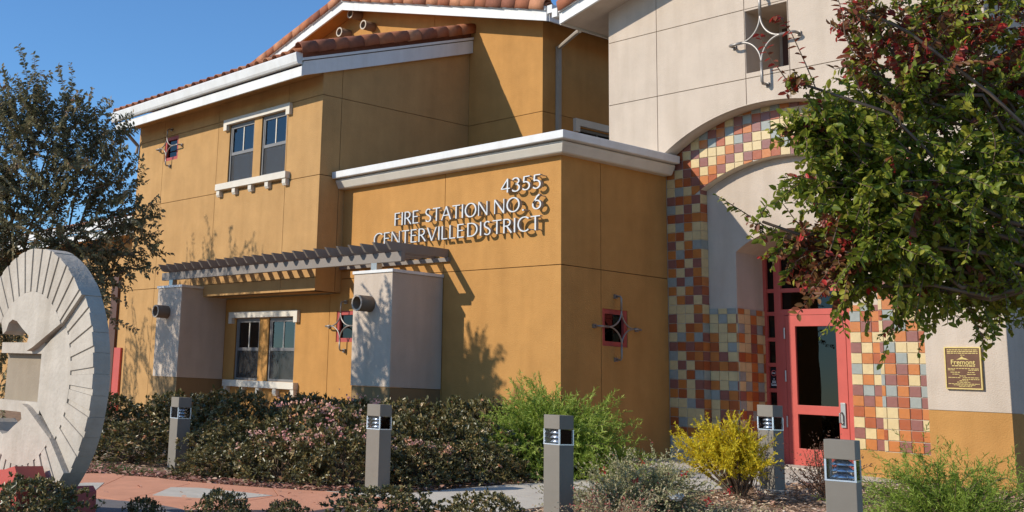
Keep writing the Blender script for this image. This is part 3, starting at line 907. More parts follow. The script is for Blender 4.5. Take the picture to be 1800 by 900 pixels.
# --- windows
def window(units, y, z0, z1, head, sill, ncorb, curtain=True):
    for k, (u0, u1) in enumerate(units):
        to = front(y)
        f = MB()
        o = .045
        f.prism([rect(u0, u1, z0, z1), list(reversed(rect(u0 + o, u1 - o, z0 + o, z1 - o)))], to, -.10, -.03)
        win = f.build('window', 'window_grey', B)
        zm = z0 + (z1 - z0) * .5
        s = MB()
        s.prism([rect(u0 + o, u1 - o, zm - .03, zm + .03)], to, -.085, -.038)
        s.prism([rect(u0 + o, u1 - o, z1 - o - .035, z1 - o)], to, -.085, -.039)
        s.prism([rect(u0 + o, u0 + o + .03, zm + .03, z1 - o - .035)], to, -.085, -.0395)
        s.prism([rect(u1 - o - .03, u1 - o, zm + .03, z1 - o - .035)], to, -.085, -.0395)
        s.build('sash', 'window_grey', win)
        uc = (u0 + u1) / 2
        MB().prism([rect(uc - .014, uc + .014, zm + .03, z1 - o - .036)], to, -.07, -.05).build('muntin', 'cream_trim', win)
        MB().prism([rect(uc - .012, uc + .012, z0 + o, zm - .031)], to, -.094, -.08).build('muntin', 'cream_trim', win)
        MB().prism([rect(u0 + o + .03, uc - .014, zm + .03, z1 - o - .036)], to, -.065, -.06).build('pane', 'window_glass', win)
        MB().prism([rect(uc + .014, u1 - o - .03, zm + .03, z1 - o - .036)], to, -.065, -.06).build('pane', 'window_glass', win)
        MB().prism([rect(u0 + o, u1 - o, z0 + o, zm - .031)], to, -.079, -.074).build('pane', 'window_glass', win)
        MB().prism([rect(u0 + o, u1 - o, z0 + o, zm - .031)], to, -.052, -.050).build('screen', 'screen', win)
        MB().prism([rect(u0 - .02, u1 + .02, z0 - .02, z1 + .02)], to, -.62, -.58).build('room', 'unlit_interior', win)  # near-black sheet, darkness of the unlit room painted on
        if curtain:
            for a, b_ in (((.56, .72), (.80, .98)) if k else ((.5, .62), (.86, .97))):
                ca = MB()
                n = 12
                vs2, f2 = [], []
                for q in range(n + 1):
                    uu = u0 + (u1 - u0) * (a + (b_ - a) * q / n)
                    yy = y + .22 + .02 * math.sin(q * 2.1)
                    vs2 += [(uu, yy, z0), (uu, yy, z1)]
                for q in range(n): f2.append((2 * q, 2 * q + 2, 2 * q + 3, 2 * q + 1))
                ca.add(vs2, f2).build('curtain', 'curtain', win)
    (h0, h1, hz0, hz1) = head
    hb = MB().prism([[(h0, hz0 - .11), (h0 + .12, hz0 - .11), (h0 + .12, hz0), (h1 - .12, hz0), (h1 - .12, hz0 - .11), (h1, hz0 - .11), (h1, hz1), (h0, hz1)]], front(y), -.01, .07)
    hb.build('window_header', 'cream_trim', B, bevel=.004)
    (s0, s1, sz0, sz1) = sill
    sl_ = MB().prism([rect(s0, s1, sz0, sz1)], front(y), -.05, .11).build('window_sill', 'cream_trim', B, bevel=.004)
    for q in range(ncorb):
        u = s0 + .02 + (s1 - s0 - .15) * q / (ncorb - 1)
        MB().prism([[(0, sz0 - .002), (.085, sz0 - .002), (.085, sz0 - .09), (.06, sz0 - .13), (0, sz0 - .13)]], lambda a, v, d, u=u: (u + d, y - a, v), 0, .11).build('corbel', 'cream_trim', sl_)
window([(-8.17, -7.29), (-7.03, -6.20)], YL, 4.66, 5.84, (-8.32, -6.04, 5.845, 5.955), (-8.44, -6.02, 4.53, 4.655), 5)
window([(-8.44, -7.60), (-7.29, -6.42)], 0.0, .86, 2.05, (-8.62, -6.29, 2.055, 2.17), (-8.66, -6.26, .73, .855), 5)
# small window over the flat roof
sw = MB().prism([rect(4.0, 5.2, 4.9, 5.81), list(reversed(rect(4.05, 5.15, 4.95, 5.76)))], side(-3.17), -.1, -.03).build('window', 'window_grey', B)
MB().prism([rect(4.05, 5.15, 4.95, 5.76)], side(-3.17), -.07, -.06).build('pane', 'window_glass', sw)
MB().prism([rect(4.58, 4.62, 4.95, 5.76)], side(-3.17), -.058, -.045).build('muntin', 'window_grey', sw)
MB().prism([rect(3.98, 5.22, 4.88, 5.83)], side(-3.17), -.6, -.55).build('room', 'unlit_interior', sw)
MB().prism([[(3.87, 5.71), (3.99, 5.71), (3.99, 5.83), (5.21, 5.83), (5.21, 5.71), (5.33, 5.71), (5.33, 5.96), (3.87, 5.96)]], side(-3.17), -.01, .07).build('window_header', 'cream_trim', B)
# red-framed square lights behind the small stars
def square_light(r, to3):
    u0, v0_ = r[0]
    u1, v1_ = r[2]
    f = MB().prism([rect(u0, u1, v0_, v1_), list(reversed(rect(u0 + .07, u1 - .07, v0_ + .07, v1_ - .07)))], to3, -.10, -.015).build('window', 'shaded_red_paint', B)
    MB().prism([rect(u0 + .07, u1 - .07, v0_ + .07, v1_ - .07)], to3, -.07, -.06).build('pane', 'dark_glass', f)
    MB().prism([rect(u0 - .01, u1 + .01, v0_ - .01, v1_ + .01)], to3, -.5, -.46).build('room', 'unlit_interior', f)
square_light(STAR1, front(YL))
square_light(STAR2, front(0))
square_light(STAR3, side(0))
# one-storey part seen past the left end
lw = MB().box(-24, -12.0, 1.0, 6.0, -.3, 4.2)
lw.build('wall', 'tan_stucco', B)
lr = MB()
vs2 = [(x, y, 4.55 + .3 * (y - .45) + o) for x in (-24.3, -12.0) for y in (.45, 6.2) for o in (-.1, 0)]
lr.add(vs2, [(0, 1, 3, 2), (4, 6, 7, 5), (0, 4, 5, 1), (2, 3, 7, 6), (0, 2, 6, 4), (1, 5, 7, 3)])
lroof = lr.build('roof', 'clay_d', B)
MB().box(-24.3, -12.0, .41, .45, 4.18, 4.38).build('fascia_board', 'white_paint', lroof)
MB().box(-24.3, -12.0, .30, .408, 4.40, 4.60).build('gutter', 'white_paint', lroof)
for i in range(30):
    link('roof_tile', random.choice(bt), lroof, (-12.2 - i * .284, .30, 4.545), (th, 0, random.uniform(-.02, .02)))
MB().box(-24.2, -12.0, .452, .998, 4.2, 4.24).build('soffit', 'tan_stucco', lroof)
MB().box(-15.75, -15.40, .93, .999, -.3, 3.3).build('door_frame', 'brown_paint', B)
MB().box(-15.39, -15.05, .94, .999, -.3, 1.5).build('door', 'red_paint', B)

# ------------------------------------------------------------------ columns and pergola
def column(X0, label):
    t = empty('stucco_column', (X0, 0, 0))
    tag(t, label, 'column', 'stucco columns carrying the pergola')
    MB().box(0, .95, -1.055, -.002, .855, 2.60).build('shaft', 'beige_stucco', t, bevel=.008)
    MB().box(.012, .938, -1.043, -.002, -.3, .853).build('base', 'shaded_ochre_stucco', t, bevel=.008)
    MB().box(-.02, .97, -1.075, -.002, 2.602, 2.65).build('cap', 'white_paint', t, bevel=.004)
    n = 20
    xc, zc, r = .43, 2.12, .125
    ring = lambda y, r: [(xc + r * math.cos(2 * math.pi * k / n), y, zc + r * math.sin(2 * math.pi * k / n)) for k in range(n)]
    mb = MB().add(ring(-1.05, r) + ring(-1.33, r) + ring(-1.33, r - .022) + ring(-1.07, r - .022),
                  [(a * n + k, a * n + (k + 1) % n, (a + 1) * n + (k + 1) % n, (a + 1) * n + k) for a in range(3) for k in range(n)])
    p = mb.build('scupper_pipe', 'pipe_paint', t, True)
    mb = MB().add(ring(-1.332, r + .002) + ring(-1.332, r - .024) + ring(-1.32, r - .024) + ring(-1.32, r + .002),
                  [(a * n + k, a * n + (k + 1) % n, ((a + 1) % 4) * n + (k + 1) % n, ((a + 1) % 4) * n + k) for a in range(4) for k in range(n)])
    mb.build('rim', 'pipe_rim', p)
    MB().add(ring(-1.075, r - .02), [tuple(range(n))]).build('shadow_plug', 'unlit_interior', p)
    return t
column(-3.405, 'beige stucco column with pipe spout under the right end of the pergola')
column(-9.78, 'shadow-dappled stucco column with pipe spout under the left end of the pergola')

pg = empty('pergola', (-6, -.6, 2.65))
tag(pg, 'long taupe wooden pergola of closely set slanted-end rafters on two columns', 'pergola')
bm_ = MB()
MB().box(-9.70 + 6, -2.29 + 6, -1.035 + .6, -.955 + .6, .112, .262).build('beam', 'taupe_paint', pg, bevel=.004)
MB().box(XL + .02 + 6, -2.29 + 6, -.055 + .6, -.005 + .6, .20, .262).build('ledger', 'taupe_paint', pg)
def rmesh(yend):
    prof = [(-1.30 + .6, .40), (yend + .6, .40), (yend + .6, .264), (-1.15 + .6, .264), (-1.20 + .6, .275)]
    return MB().prism([prof], lambda u, v, d: (d, u, v), -.022, .022).mesh('rafter', 'taupe_paint')
ra, rb_ = rmesh(-.006), rmesh(YL - .006)
for i in range(24):
    x = -2.36 - .306 * i
    link('rafter', ra if x > XL + .03 else rb_, pg, (x + 6, 0, random.uniform(-.002, .002)))
for x in (-2.93, -9.31):
    MB().box(x - .07 + 6, x + .07 + 6, -1.045 + .6, -.935 + .6, .0, .111).build('post', 'steel', pg)

# ------------------------------------------------------------------ star ornaments
def star(name, loc, hx, hz, rr, d, label, sidewall=False):
    t = empty(name, loc, R(90) if sidewall else 0)
    tag(t, label, 'ornament', 'steel star ornaments')
    ax, az = hx * .62, hz * .55
    for sx in (-1, 1):
        for sz in (-1, 1):
            pts = []
            for k in range(13):
                a = math.pi / 2 * k / 12
                u, v = ax * (1 - math.cos(a)), az * (1 - math.sin(a))
                pts.append((sx * u, -d, sz * v))
            # concave quarter arc from (0, az) to (ax, 0)
            MB().tube(pts, rr, 8).build('arc', 'star_steel', t, True)
    for (dx, dz, h, a) in ((1, 0, hx, ax), (-1, 0, hx, ax), (0, 1, hz, az), (0, -1, hz, az)):
        p = [(dx * a * .96, -d, dz * a * .96), (dx * (h - .03), -d, dz * (h - .03)), (dx * h, -d + .02, dz * h), (dx * h, -.004, dz * h)]
        q = [(dx * a * 1.15, -d + .005, dz * a * 1.15), (dx * a * 1.15, -.03, dz * a * 1.15), (dx * h * .96, -.02, dz * h * .96)]
        MB().tube(p, rr * 1.25, 8).build('arm', 'star_steel', t, True)
        MB().box(dx * h - .03, dx * h + .03, -.03, -.002, dz * h - .03, dz * h + .03).build('bracket', 'star_steel', t)
    return t
star('star_ornament', (-10.5, YL, 5.69), .47, .40, .012, .12, 'small steel star over the red square window high on the wing')
star('star_ornament', (-4.92, 0, 1.86), .45, .42, .012, .12, 'small steel star on the red square window partly behind the right column')
star('star_ornament', (0, 1.168, 1.86), .47, .46, .012, .12, 'shaded steel star over the red square window on the dark side wall', True)
star('star_ornament', (2.0, YW, 6.03), .52, .66, .018, .14, 'large steel star over the niche high on the beige tower')

# ------------------------------------------------------------------ lettering
def arcp(cx_, cy_, rx, ry, a0, a1, n=16):
    return [(cx_ + rx * math.cos(R(a0 + (a1 - a0) * k / n)), cy_ + ry * math.sin(R(a0 + (a1 - a0) * k / n))) for k in range(n + 1)]
GL = {  # strokes in a 1-high cell; advance width first
    'F': (.50, [[(.07, 0), (.07, 1)], [(.07, .965), (.48, .965)], [(.07, .53), (.42, .53)]]),
    'I': (.16, [[(.08, 0), (.08, 1)]]),
    'R': (.60, [[(.07, 0), (.07, 1)], [(.07, .965), (.25, .965)] + arcp(.25, .73, .23, .235, 90, -90, 12) + [(.07, .495)], [(.25, .495), (.58, 0)]]),
    'E': (.52, [[(.07, 0), (.07, 1)], [(.07, .965), (.49, .965)], [(.07, .53), (.44, .53)], [(.07, .035), (.50, .035)]]),
    'S': (.54, [arcp(.28, .75, .19, .22, 40, 200, 12) + [(.15, .6), (.38, .44)] + arcp(.27, .25, .205, .22, 25, -150, 12)]),
    'T': (.62, [[(.31, 0), (.31, 1)], [(.01, .965), (.61, .965)]]),
    'A': (.74, [[(.02, 0), (.37, 1)], [(.37, 1), (.72, 0)], [(.15, .34), (.59, .34)]]),
    'O': (.88, [arcp(.44, .5, .39, .49, 0, 360, 36)]),
    'N': (.76, [[(.07, 0), (.07, 1)], [(.07, 1), (.69, 0)], [(.69, 0), (.69, 1)]]),
    'C': (.76, [arcp(.46, .5, .40, .49, 48, 312, 30)]),
    'V': (.72, [[(.02, 1), (.36, 0)], [(.36, 0), (.70, 1)]]),
    'L': (.48, [[(.07, 0), (.07, 1)], [(.07, .035), (.46, .035)]]),
    'D': (.80, [[(.07, 0), (.07, 1)], [(.07, .965), (.28, .965)] + arcp(.28, .5, .44, .465, 90, -90, 20) + [(.07, .035)]]),
    '.': (.20, [[(.06, .05), (.16, .05)]]),
    '4': (.58, [[(.42, 0), (.42, 1)], [(.42, .97), (.03, .28)], [(.03, .28), (.57, .28)]]),
    '3': (.52, [arcp(.23, .75, .20, .22, 150, -90, 14) + arcp(.23, .26, .23, .255, 90, -150, 14)]),
    '5': (.52, [[(.46, .965), (.13, .965)], [(.13, .98), (.10, .56)], [(.10, .56), (.2, .6)] + arcp(.22, .30, .23, .285, 80, -140, 16)]),
    '6': (.58, [[(.46, .99), (.32, .88)] + arcp(.29, .31, .235, .29, 160, 520, 28)]),
}
def glyph(ch, x0, z0, w_, h, parent):
    adv, strokes = GL[ch]
    sx = w_ / adv
    mb = MB()
    for si, st in enumerate(strokes):
        pts = [Vector((x0 + u * sx, z0 + v * h)) for u, v in st]
        L, Rr = [], []
        for i, p in enumerate(pts):
            t = pts[min(i + 1, len(pts) - 1)] - pts[max(i - 1, 0)]
            if ch == 'O' and i in (0, len(pts) - 1): t = Vector((0, 1))
            t.normalize()
            thin = abs(t.x) > .75 and abs(t.y) < .6
            diag_thin = (ch == 'A' and si == 0) or (ch == 'V' and si == 1) or (ch == 'N' and si in (0, 2)) or (ch == '4' and si == 1)
            k = abs(t.y)
            wd = h * (.036 + .030 * k) if not diag_thin else h * .045
            if ch == '.': wd = h * .055
            nrm = Vector((-t.y, t.x))
            L.append(tuple(p + nrm * wd))
            Rr.append(tuple(p - nrm * wd))
        e = si * .0006
        m = len(L)
        vs2 = []
        for dep in (.125 + e, .070 - e):
            vs2 += [(u, -dep, v) for u, v in L] + [(u, -dep, v) for u, v in Rr]
        f2, mi = [], []
        for i in range(m - 1):
            mb.add([vs2[i], vs2[i + 1], vs2[m + i + 1], vs2[m + i]], [(0, 1, 2, 3)], 0)
            mb.add([vs2[2 * m + i], vs2[2 * m + i + 1], vs2[3 * m + i + 1], vs2[3 * m + i]], [(3, 2, 1, 0)], 1)
            mb.add([vs2[i], vs2[i + 1], vs2[2 * m + i + 1], vs2[2 * m + i]], [(0, 1, 2, 3)], 1)
            mb.add([vs2[m + i], vs2[m + i + 1], vs2[3 * m + i + 1], vs2[3 * m + i]], [(0, 1, 2, 3)], 1)
        for i in (0, m - 1):
            mb.add([vs2[i], vs2[m + i], vs2[3 * m + i], vs2[2 * m + i]], [(0, 1, 2, 3)], 1)
    # two studs back to the wall
    u, v = strokes[0][0]
    u2, v2 = strokes[0][-1]
    for a, b_ in ((u, v), (u2, v2)):
        px, pz = x0 + a * sx, z0 + min(max(b_, .08), .92) * h
        mb.box(px - .006, px + .006, -.0705, -.001, pz - .006, pz + .006, 1)
    mb.build('letter', ['letter_face', 'letter_side'], parent)
def line(words, z0, h, loc, label):
    t = empty('wall_lettering', loc)
    tag(t, label, 'lettering', 'raised metal lettering on the sign wall')
    for txt, x0, x1 in words:
        tot = sum(GL[c][0] + .10 for c in txt) - .10
        s = (x1 - x0) / tot
        x = x0
        for c in txt:
            glyph(c, x - loc[0], z0 - loc[2], GL[c][0] * s, h, t)
            x += (GL[c][0] + .10) * s
line([('4355', -1.09, -.27)], 3.81, .21, (-.7, 0, 3.81), 'raised metal house number 4355, top line on the ochre wall')
line([('FIRE', -3.55, -2.94), ('STATION', -2.79, -1.354), ('NO.', -1.234, -.60), ('6', -.452, -.267)], 3.505, .215, (-2, 0, 3.5), 'raised metal words FIRE STATION NO. 6, middle line on the ochre wall')
line([('CENTERVILLE', -4.08, -1.869), ('DISTRICT', -1.806, -.287)], 3.195, .215, (-2, 0, 3.19), 'raised metal words CENTERVILLE DISTRICT, bottom line above the pergola')

# ------------------------------------------------------------------ plaque and decal
pl = empty('wall_plaque', (4.49, YW, 1.4))
tag(pl, 'bronze dedication plaque reading Fremont on the beige wall right of the door', 'plaque')
MB().box(-.208, .208, -.030, -.002, -.245, .245).build('plate', 'bronze_plate', pl, bevel=.003)
MB().prism([rect(-.215, .215, -.252, .252), list(reversed(rect(-.200, .200, -.237, .237)))], front(0), .002, .038).build('border', 'bronze_relief', pl)
lines = MB()
rl = random.Random(3)
def textrow(z, u0, u1, h=.009):
    u = u0
    while u < u1:
        L = min(rl.uniform(.012, .045), u1 - u)
        lines.box(u, u + L, -.034, -.029, z, z + h)
        u += L + .006
for z in (.212, .192, .172): textrow(z, -.18, .18)
textrow(.150, -.025, .025, .007)
textrow(.020, -.13, .14, .012)
for z, a, b_ in ((-.012, -.18, -.09), (-.010, -.08, .08), (-.028, -.18, -.1), (-.012, .09, .18), (-.028, .06, .18), (-.055, -.15, -.04), (-.078, -.13, -.05),
                 (-.055, .05, .13), (-.078, .04, .14), (-.098, -.05, .03), (-.118, -.18, -.04), (-.118, -.01, .18), (-.138, -.02, .18),
                 (-.155, -.05, .05), (-.172, -.08, .08), (-.192, -.18, .18), (-.206, -.12, .13), (-.222, -.06, .09)):
    textrow(z, a, b_, .008)
lines.build('text_rows', 'bronze_relief', pl)
mt = MB()
mt.prism([[(-.075, .098), (-.035, .118), (-.008, .140), (.012, .122), (.04, .114), (.07, .098), (0, .103)]], front(0), .029, .035)
mt.build('emblem', 'bronze_relief', pl)
tc_ = bpy.data.curves.new('name_text', 'FONT')
tc_.body = 'Fremont'
tc_.size = .082
tc_.align_x = 'CENTER'
tc_.extrude = .003
tc_.offset = .0012
to = bpy.data.objects.new('name_text', tc_)
col.objects.link(to)
dg = bpy.context.evaluated_depsgraph_get()
me = bpy.data.meshes.new_from_object(to.evaluated_get(dg))
bpy.data.objects.remove(to)
me.materials.clear()
me.materials.append(M['bronze_relief'])
link('name_text', me, pl, (0, -.033, .042), (R(90), 0, 0))

dc = empty('no_smoking_decal', (1.206, YD - .0125, 1.25))
tag(dc, 'small dark no-smoking decal on the sidelight pane left of the red door', 'sign')
MB().box(-.056, .056, -.003, -.0005, -.150, .150).build('backing', 'decal_black', dc)
def ringm(r0, r1, z, y, n=24):
    vs2 = [(r * math.cos(2 * math.pi * k / n), y, z + r * math.sin(2 * math.pi * k / n)) for r in (r0, r1) for k in range(n)]
    return MB().add(vs2, [(k, (k + 1) % n, n + (k + 1) % n, n + k) for k in range(n)])
ringm(.036, .045, .07, -.0045).prism([[(-.03, .095), (-.024, .10), (.03, .045), (.024, .04)]], front(0), .0036, .0044).build('ring', 'decal_red', dc)
MB().box(-.03, .026, -.0052, -.0048, .066, .076).build('cigarette', 'decal_white', dc)
tx = MB()
for z, a in ((-.02, .012), (-.05, .030), (-.068, .030), (-.095, .048), (-.112, .044)):
    tx.box(-a, a, -.0042, -.0036, z, z + .009)
tx.build('text_rows', 'decal_white', dc)

# ------------------------------------------------------------------ bollards
def bollard(P, rz, label, base=False):
    t = empty('bollard_light', P, R(rz))
    tag(t, label, 'bollard', 'bronze bollard lights along the walk')
    a = .095
    MB().box(-a, a, -a, a, -.06, .635).build('post', 'bollard_bronze', t, bevel=.004)
    MB().box(-a, a, -a, a, .775, .90).build('head', 'bollard_bronze', t, bevel=.004)
    for sx in (-1, 1):
        for sy in (-1, 1):
            MB().box(sx * (a - .005) - .006, sx * (a - .005) + .006, sy * (a - .005) - .006, sy * (a - .005) + .006, .646, .774).build('corner_bar', 'louvre_metal', t)
    MB().prism([rect(-a - .002, a + .002, -a - .002, a + .002), list(reversed(rect(-a + .012, a - .012, -a + .012, a - .012)))], lambda u, v, d: (u, v, d), .6355, .6455).build('lens_frame', 'louvre_metal', t)
    gl = MB()
    for k in (-1, 1):
        gl.box(k * (a - .004) - .0015, k * (a - .004) + .0015, -a + .012, a - .012, .638, .772)
        gl.box(-a + .012, a - .012, k * (a - .004) - .0015, k * (a - .004) + .0015, .638, .772)
    gl.build('lens', 'lamp_glass', t)
    n = 20
    for z in (.655, .695, .735):
        vs2 = []
        for r, zz in ((.074, z), (.078, z + .004), (.036, z + .036), (.030, z + .036)):
            vs2 += [(r * math.cos(2 * math.pi * k / n), r * math.sin(2 * math.pi * k / n), zz) for k in range(n)]
        MB().add(vs2, [(q * n + k, q * n + (k + 1) % n, ((q + 1) % 4) * n + (k + 1) % n, ((q + 1) % 4) * n + k) for q in range(4) for k in range(n)]).build('louvre', 'louvre_metal', t, True)
    MB().box(-a - .03, a + .03, -a - .03, a + .03, -.004, .008).build('base_plate', 'bollard_bronze', t)
    if base:
        vs2 = [(r * math.cos(2 * math.pi * k / 16), r * math.sin(2 * math.pi * k / 16), z) for r, z in ((.17, -.12), (.165, .015)) for k in range(16)]
        MB().add(vs2, [(k, (k + 1) % 16, 16 + (k + 1) % 16, 16 + k) for k in range(16)] + [tuple(16 + k for k in range(16))]).build('footing', 'concrete', t)
    return t
# front vertical corner of each was measured; centre is half a diagonal behind it
def cen(x, y, rz):
    a = .095
    c, s = math.cos(R(rz)), math.sin(R(rz))
    return (x - (a * c + a * s), y - (a * s - a * c))
for (x, y, rz, zt, base, lab) in (
        (-1.70, -5.16, 0, .612, False, 'dark shaded bollard light half sunk in the shrubs beside the stone wheel'),
        (1.55, -4.57, 8, .672, False, 'bollard light on the inner corner of the bed, pink blossoms to its left'),
        (4.065, -4.56, 0, .682, False, 'bollard light with a black side face in front of the feathery green shrub'),
        (3.96, -1.07, 0, .857, True, 'bollard light on a round concrete footing behind the yellow shrub'),
        (7.30, -5.36, 20, .66, False, 'largest and nearest bollard light, below the plaque, cut by the bottom edge')):
    cx_, cy_ = cen(x, y, rz)
    bollard((cx_, cy_, zt - .90), rz, lab, base)

# ------------------------------------------------------------------ stone wheel sculpture
S_ = empty('wheel_sculpture', (1.708, -8.73, .803), R(3))
tag(S_, 'large broken stone wheel sculpture with radial grooves on a red steel cradle', 'sculpture')
RO, RI, TH = 1.118, .74, .205
to_s = lambda u, v, d: (u, -d, v)
pol = lambda r, a: (r * math.cos(R(a)), r * math.sin(R(a)))
A1, A2, A3, A4 = 38.0, -41.0, 141.0, -141.0
def arc_pts(r, a0, a1, n):
    return [pol(r, a0 + (a1 - a0) * k / n) for k in range(n + 1)]
bell = [(-.50, .37), (-.44, .40), (-.40, .47), (-.33, .50), (-.24, .485), (-.12, .42), (.02, .355)]
MB().prism([[(.20, -.235), (.20, .235)] + arc_pts(RI, A1, A2, 22)], to_s, -TH, -.045).build('right_sector', 'cast_stone', S_)
MB().prism([[(.02, .355), (-.03, .24), (.0, .225), (.10, .255)] + arc_pts(RI, A1, A3 - 2, 24) + bell[:-1]], to_s, -TH + .01, 0).build('upper_sector', 'cast_stone', S_)
MB().prism([list(reversed([(u, -v) for u, v in [(.02, .355), (-.03, .24), (.0, .225), (.10, .255)] + arc_pts(RI, -A2, -A4 - 2, 24) + bell[:-1]]))], to_s, -TH + .01, 0).build('lower_sector', 'cast_stone', S_)
MB().prism([rect(-.62, .22, -.215, .215)], to_s, -TH + .02, -.13).build('hub_panel', 'cast_stone_shaded', S_)
MB().prism([rect(-.62, .215, .205, .30)], to_s, -TH + .03, -.06).build('hub_bar', 'cast_stone', S_)
MB().prism([rect(-.62, .215, -.30, -.205)], to_s, -TH + .03, -.06).build('hub_bar', 'cast_stone', S_)
for a0, a1, dd1 in ((A2, A1, -.064), (A1, A3, -.020), (A4, A2, -.020)):
    MB().prism([arc_pts(RI - .04, a0 + .1, a1 - .1, 24) + list(reversed(arc_pts(RO - .012, a0 + .1, a1 - .1, 24)))], to_s, -TH + .012, dd1).build('rim_core', 'cast_stone', S_)
rs = random.Random(5)
k = 0
ang = A1
def wedge(a0, a1, base):
    st = .32
    am = a0 + (a1 - a0) * st
    off = rs.uniform(-.002, .002)
    ro = RO + rs.uniform(-.004, .004)
    mb = MB()
    mb.prism([[pol(RI + .001, a0 + .06)] + arc_pts(ro, a0 + .06, am, 2) + [pol(RI + .001, am)]], to_s, -TH + .003, base - .011 + off)
    mb.prism([[pol(RI + .001, am)] + arc_pts(ro, am + .01, a1 - .06, 3) + [pol(RI + .001, a1 - .06)]], to_s, -TH + .003, base + off)
    mb.build('wedge_block', 'cast_stone', S_)
for a0, a1, n, base in ((A2, A1, 9, -.045), (A1, A3, 12, 0.0), (A4, A2, 12, 0.0)):
    for q in range(n):
        wedge(a0 + (a1 - a0) * q / n, a0 + (a1 - a0) * (q + 1) / n, base)
cr = MB()
cr.prism([[(-.5, -1.25), (.68, -1.25), (.66, -.90), (.60, -.86), (.45, -.93), (-.5, -1.0)]], to_s, -.42, -TH - .01)
cr.prism([[(-.5, -1.25), (.64, -1.25), (.66, -.80), (.58, -.70), (.40, -.74), (-.5, -.82)]], to_s, .05, .30)
cr.build('cradle', 'red_paint', S_)

# ------------------------------------------------------------------ foliage helpers
def leafmesh(name, P, D, N, L, Wd, tint, mat, fold=.35):
    """P base points, D leaf directions, N approximate normals: 6-vertex leaves folded on the midrib"""
    n = len(P)
    D = D / (np.linalg.norm(D, axis=1, keepdims=True) + 1e-9)
    S = np.cross(D, N)
    S /= np.linalg.norm(S, axis=1, keepdims=True) + 1e-9
    U = np.cross(S, D)
    L = np.asarray(L)[:, None] * np.ones((n, 1))
    Wd = np.asarray(Wd)[:, None] * np.ones((n, 1))
    v = np.empty((n, 6, 3))
    v[:, 0] = P
    v[:, 1] = P + D * L * .33 + S * Wd * .5 + U * Wd * fold * .5
    v[:, 2] = P + D * L * .70 + S * Wd * .42 + U * Wd * fold * .4 - U * L * .03
    v[:, 3] = P + D * L - U * L * .10
    v[:, 4] = P + D * L * .70 - S * Wd * .42 + U * Wd * fold * .4 - U * L * .03
    v[:, 5] = P + D * L * .33 - S * Wd * .5 + U * Wd * fold * .5
    me = bpy.data.meshes.new(name)
    me.vertices.add(n * 6)
    me.vertices.foreach_set('co', v.reshape(-1))
    idx = (np.arange(n)[:, None] * 6 + np.array([0, 1, 2, 3, 0, 3, 4, 5])[None]).reshape(-1)
    me.loops.add(n * 8)
    me.loops.foreach_set('vertex_index', idx.astype(np.int32))
    me.polygons.add(n * 2)
    me.polygons.foreach_set('loop_start', (np.arange(n * 2) * 4).astype(np.int32))
    me.polygons.foreach_set('loop_total', np.full(n * 2, 4, np.int32))
    me.update(calc_edges=True)
    a = me.attributes.new('tint', 'FLOAT', 'FACE')
    a.data.foreach_set('value', np.repeat(np.clip(tint, 0, 1), 2).astype(np.float32))
    me.materials.append(M[mat])
    return me

def unit(a):
    return a / (np.linalg.norm(a, axis=-1, keepdims=True) + 1e-9)

def rnd(n, s=1.0):
    return rng.normal(size=(n, 3)) * s

def sticks(name, segs, mat, n=5):
    """many tapered twigs (list of (points, r0, r1)) as one mesh"""
    mb = MB()
    for pts, r0, r1 in segs:
        m = len(pts)
        mb.tube(pts, [r0 + (r1 - r0) * i / (m - 1) for i in range(m)], n, cap=False)
    me = bpy.data.meshes.new(name)
    me.from_pydata(mb.v, [], mb.f)
    me.polygons.foreach_set('use_smooth', [True] * len(me.polygons))
    me.materials.append(M[mat])
    return me

def curve(p0, p1, sag=0.0, n=6, wob=.05):
    p0, p1 = np.array(p0, float), np.array(p1, float)
    t = np.linspace(0, 1, n)[:, None]
    L = np.linalg.norm(p1 - p0)
    p = p0 + (p1 - p0) * t
    p[:, 2] += (-sag * 4 * t * (1 - t))[:, 0]
    p[1:-1] += rng.normal(size=(n - 2, 3)) * wob * L
    return p

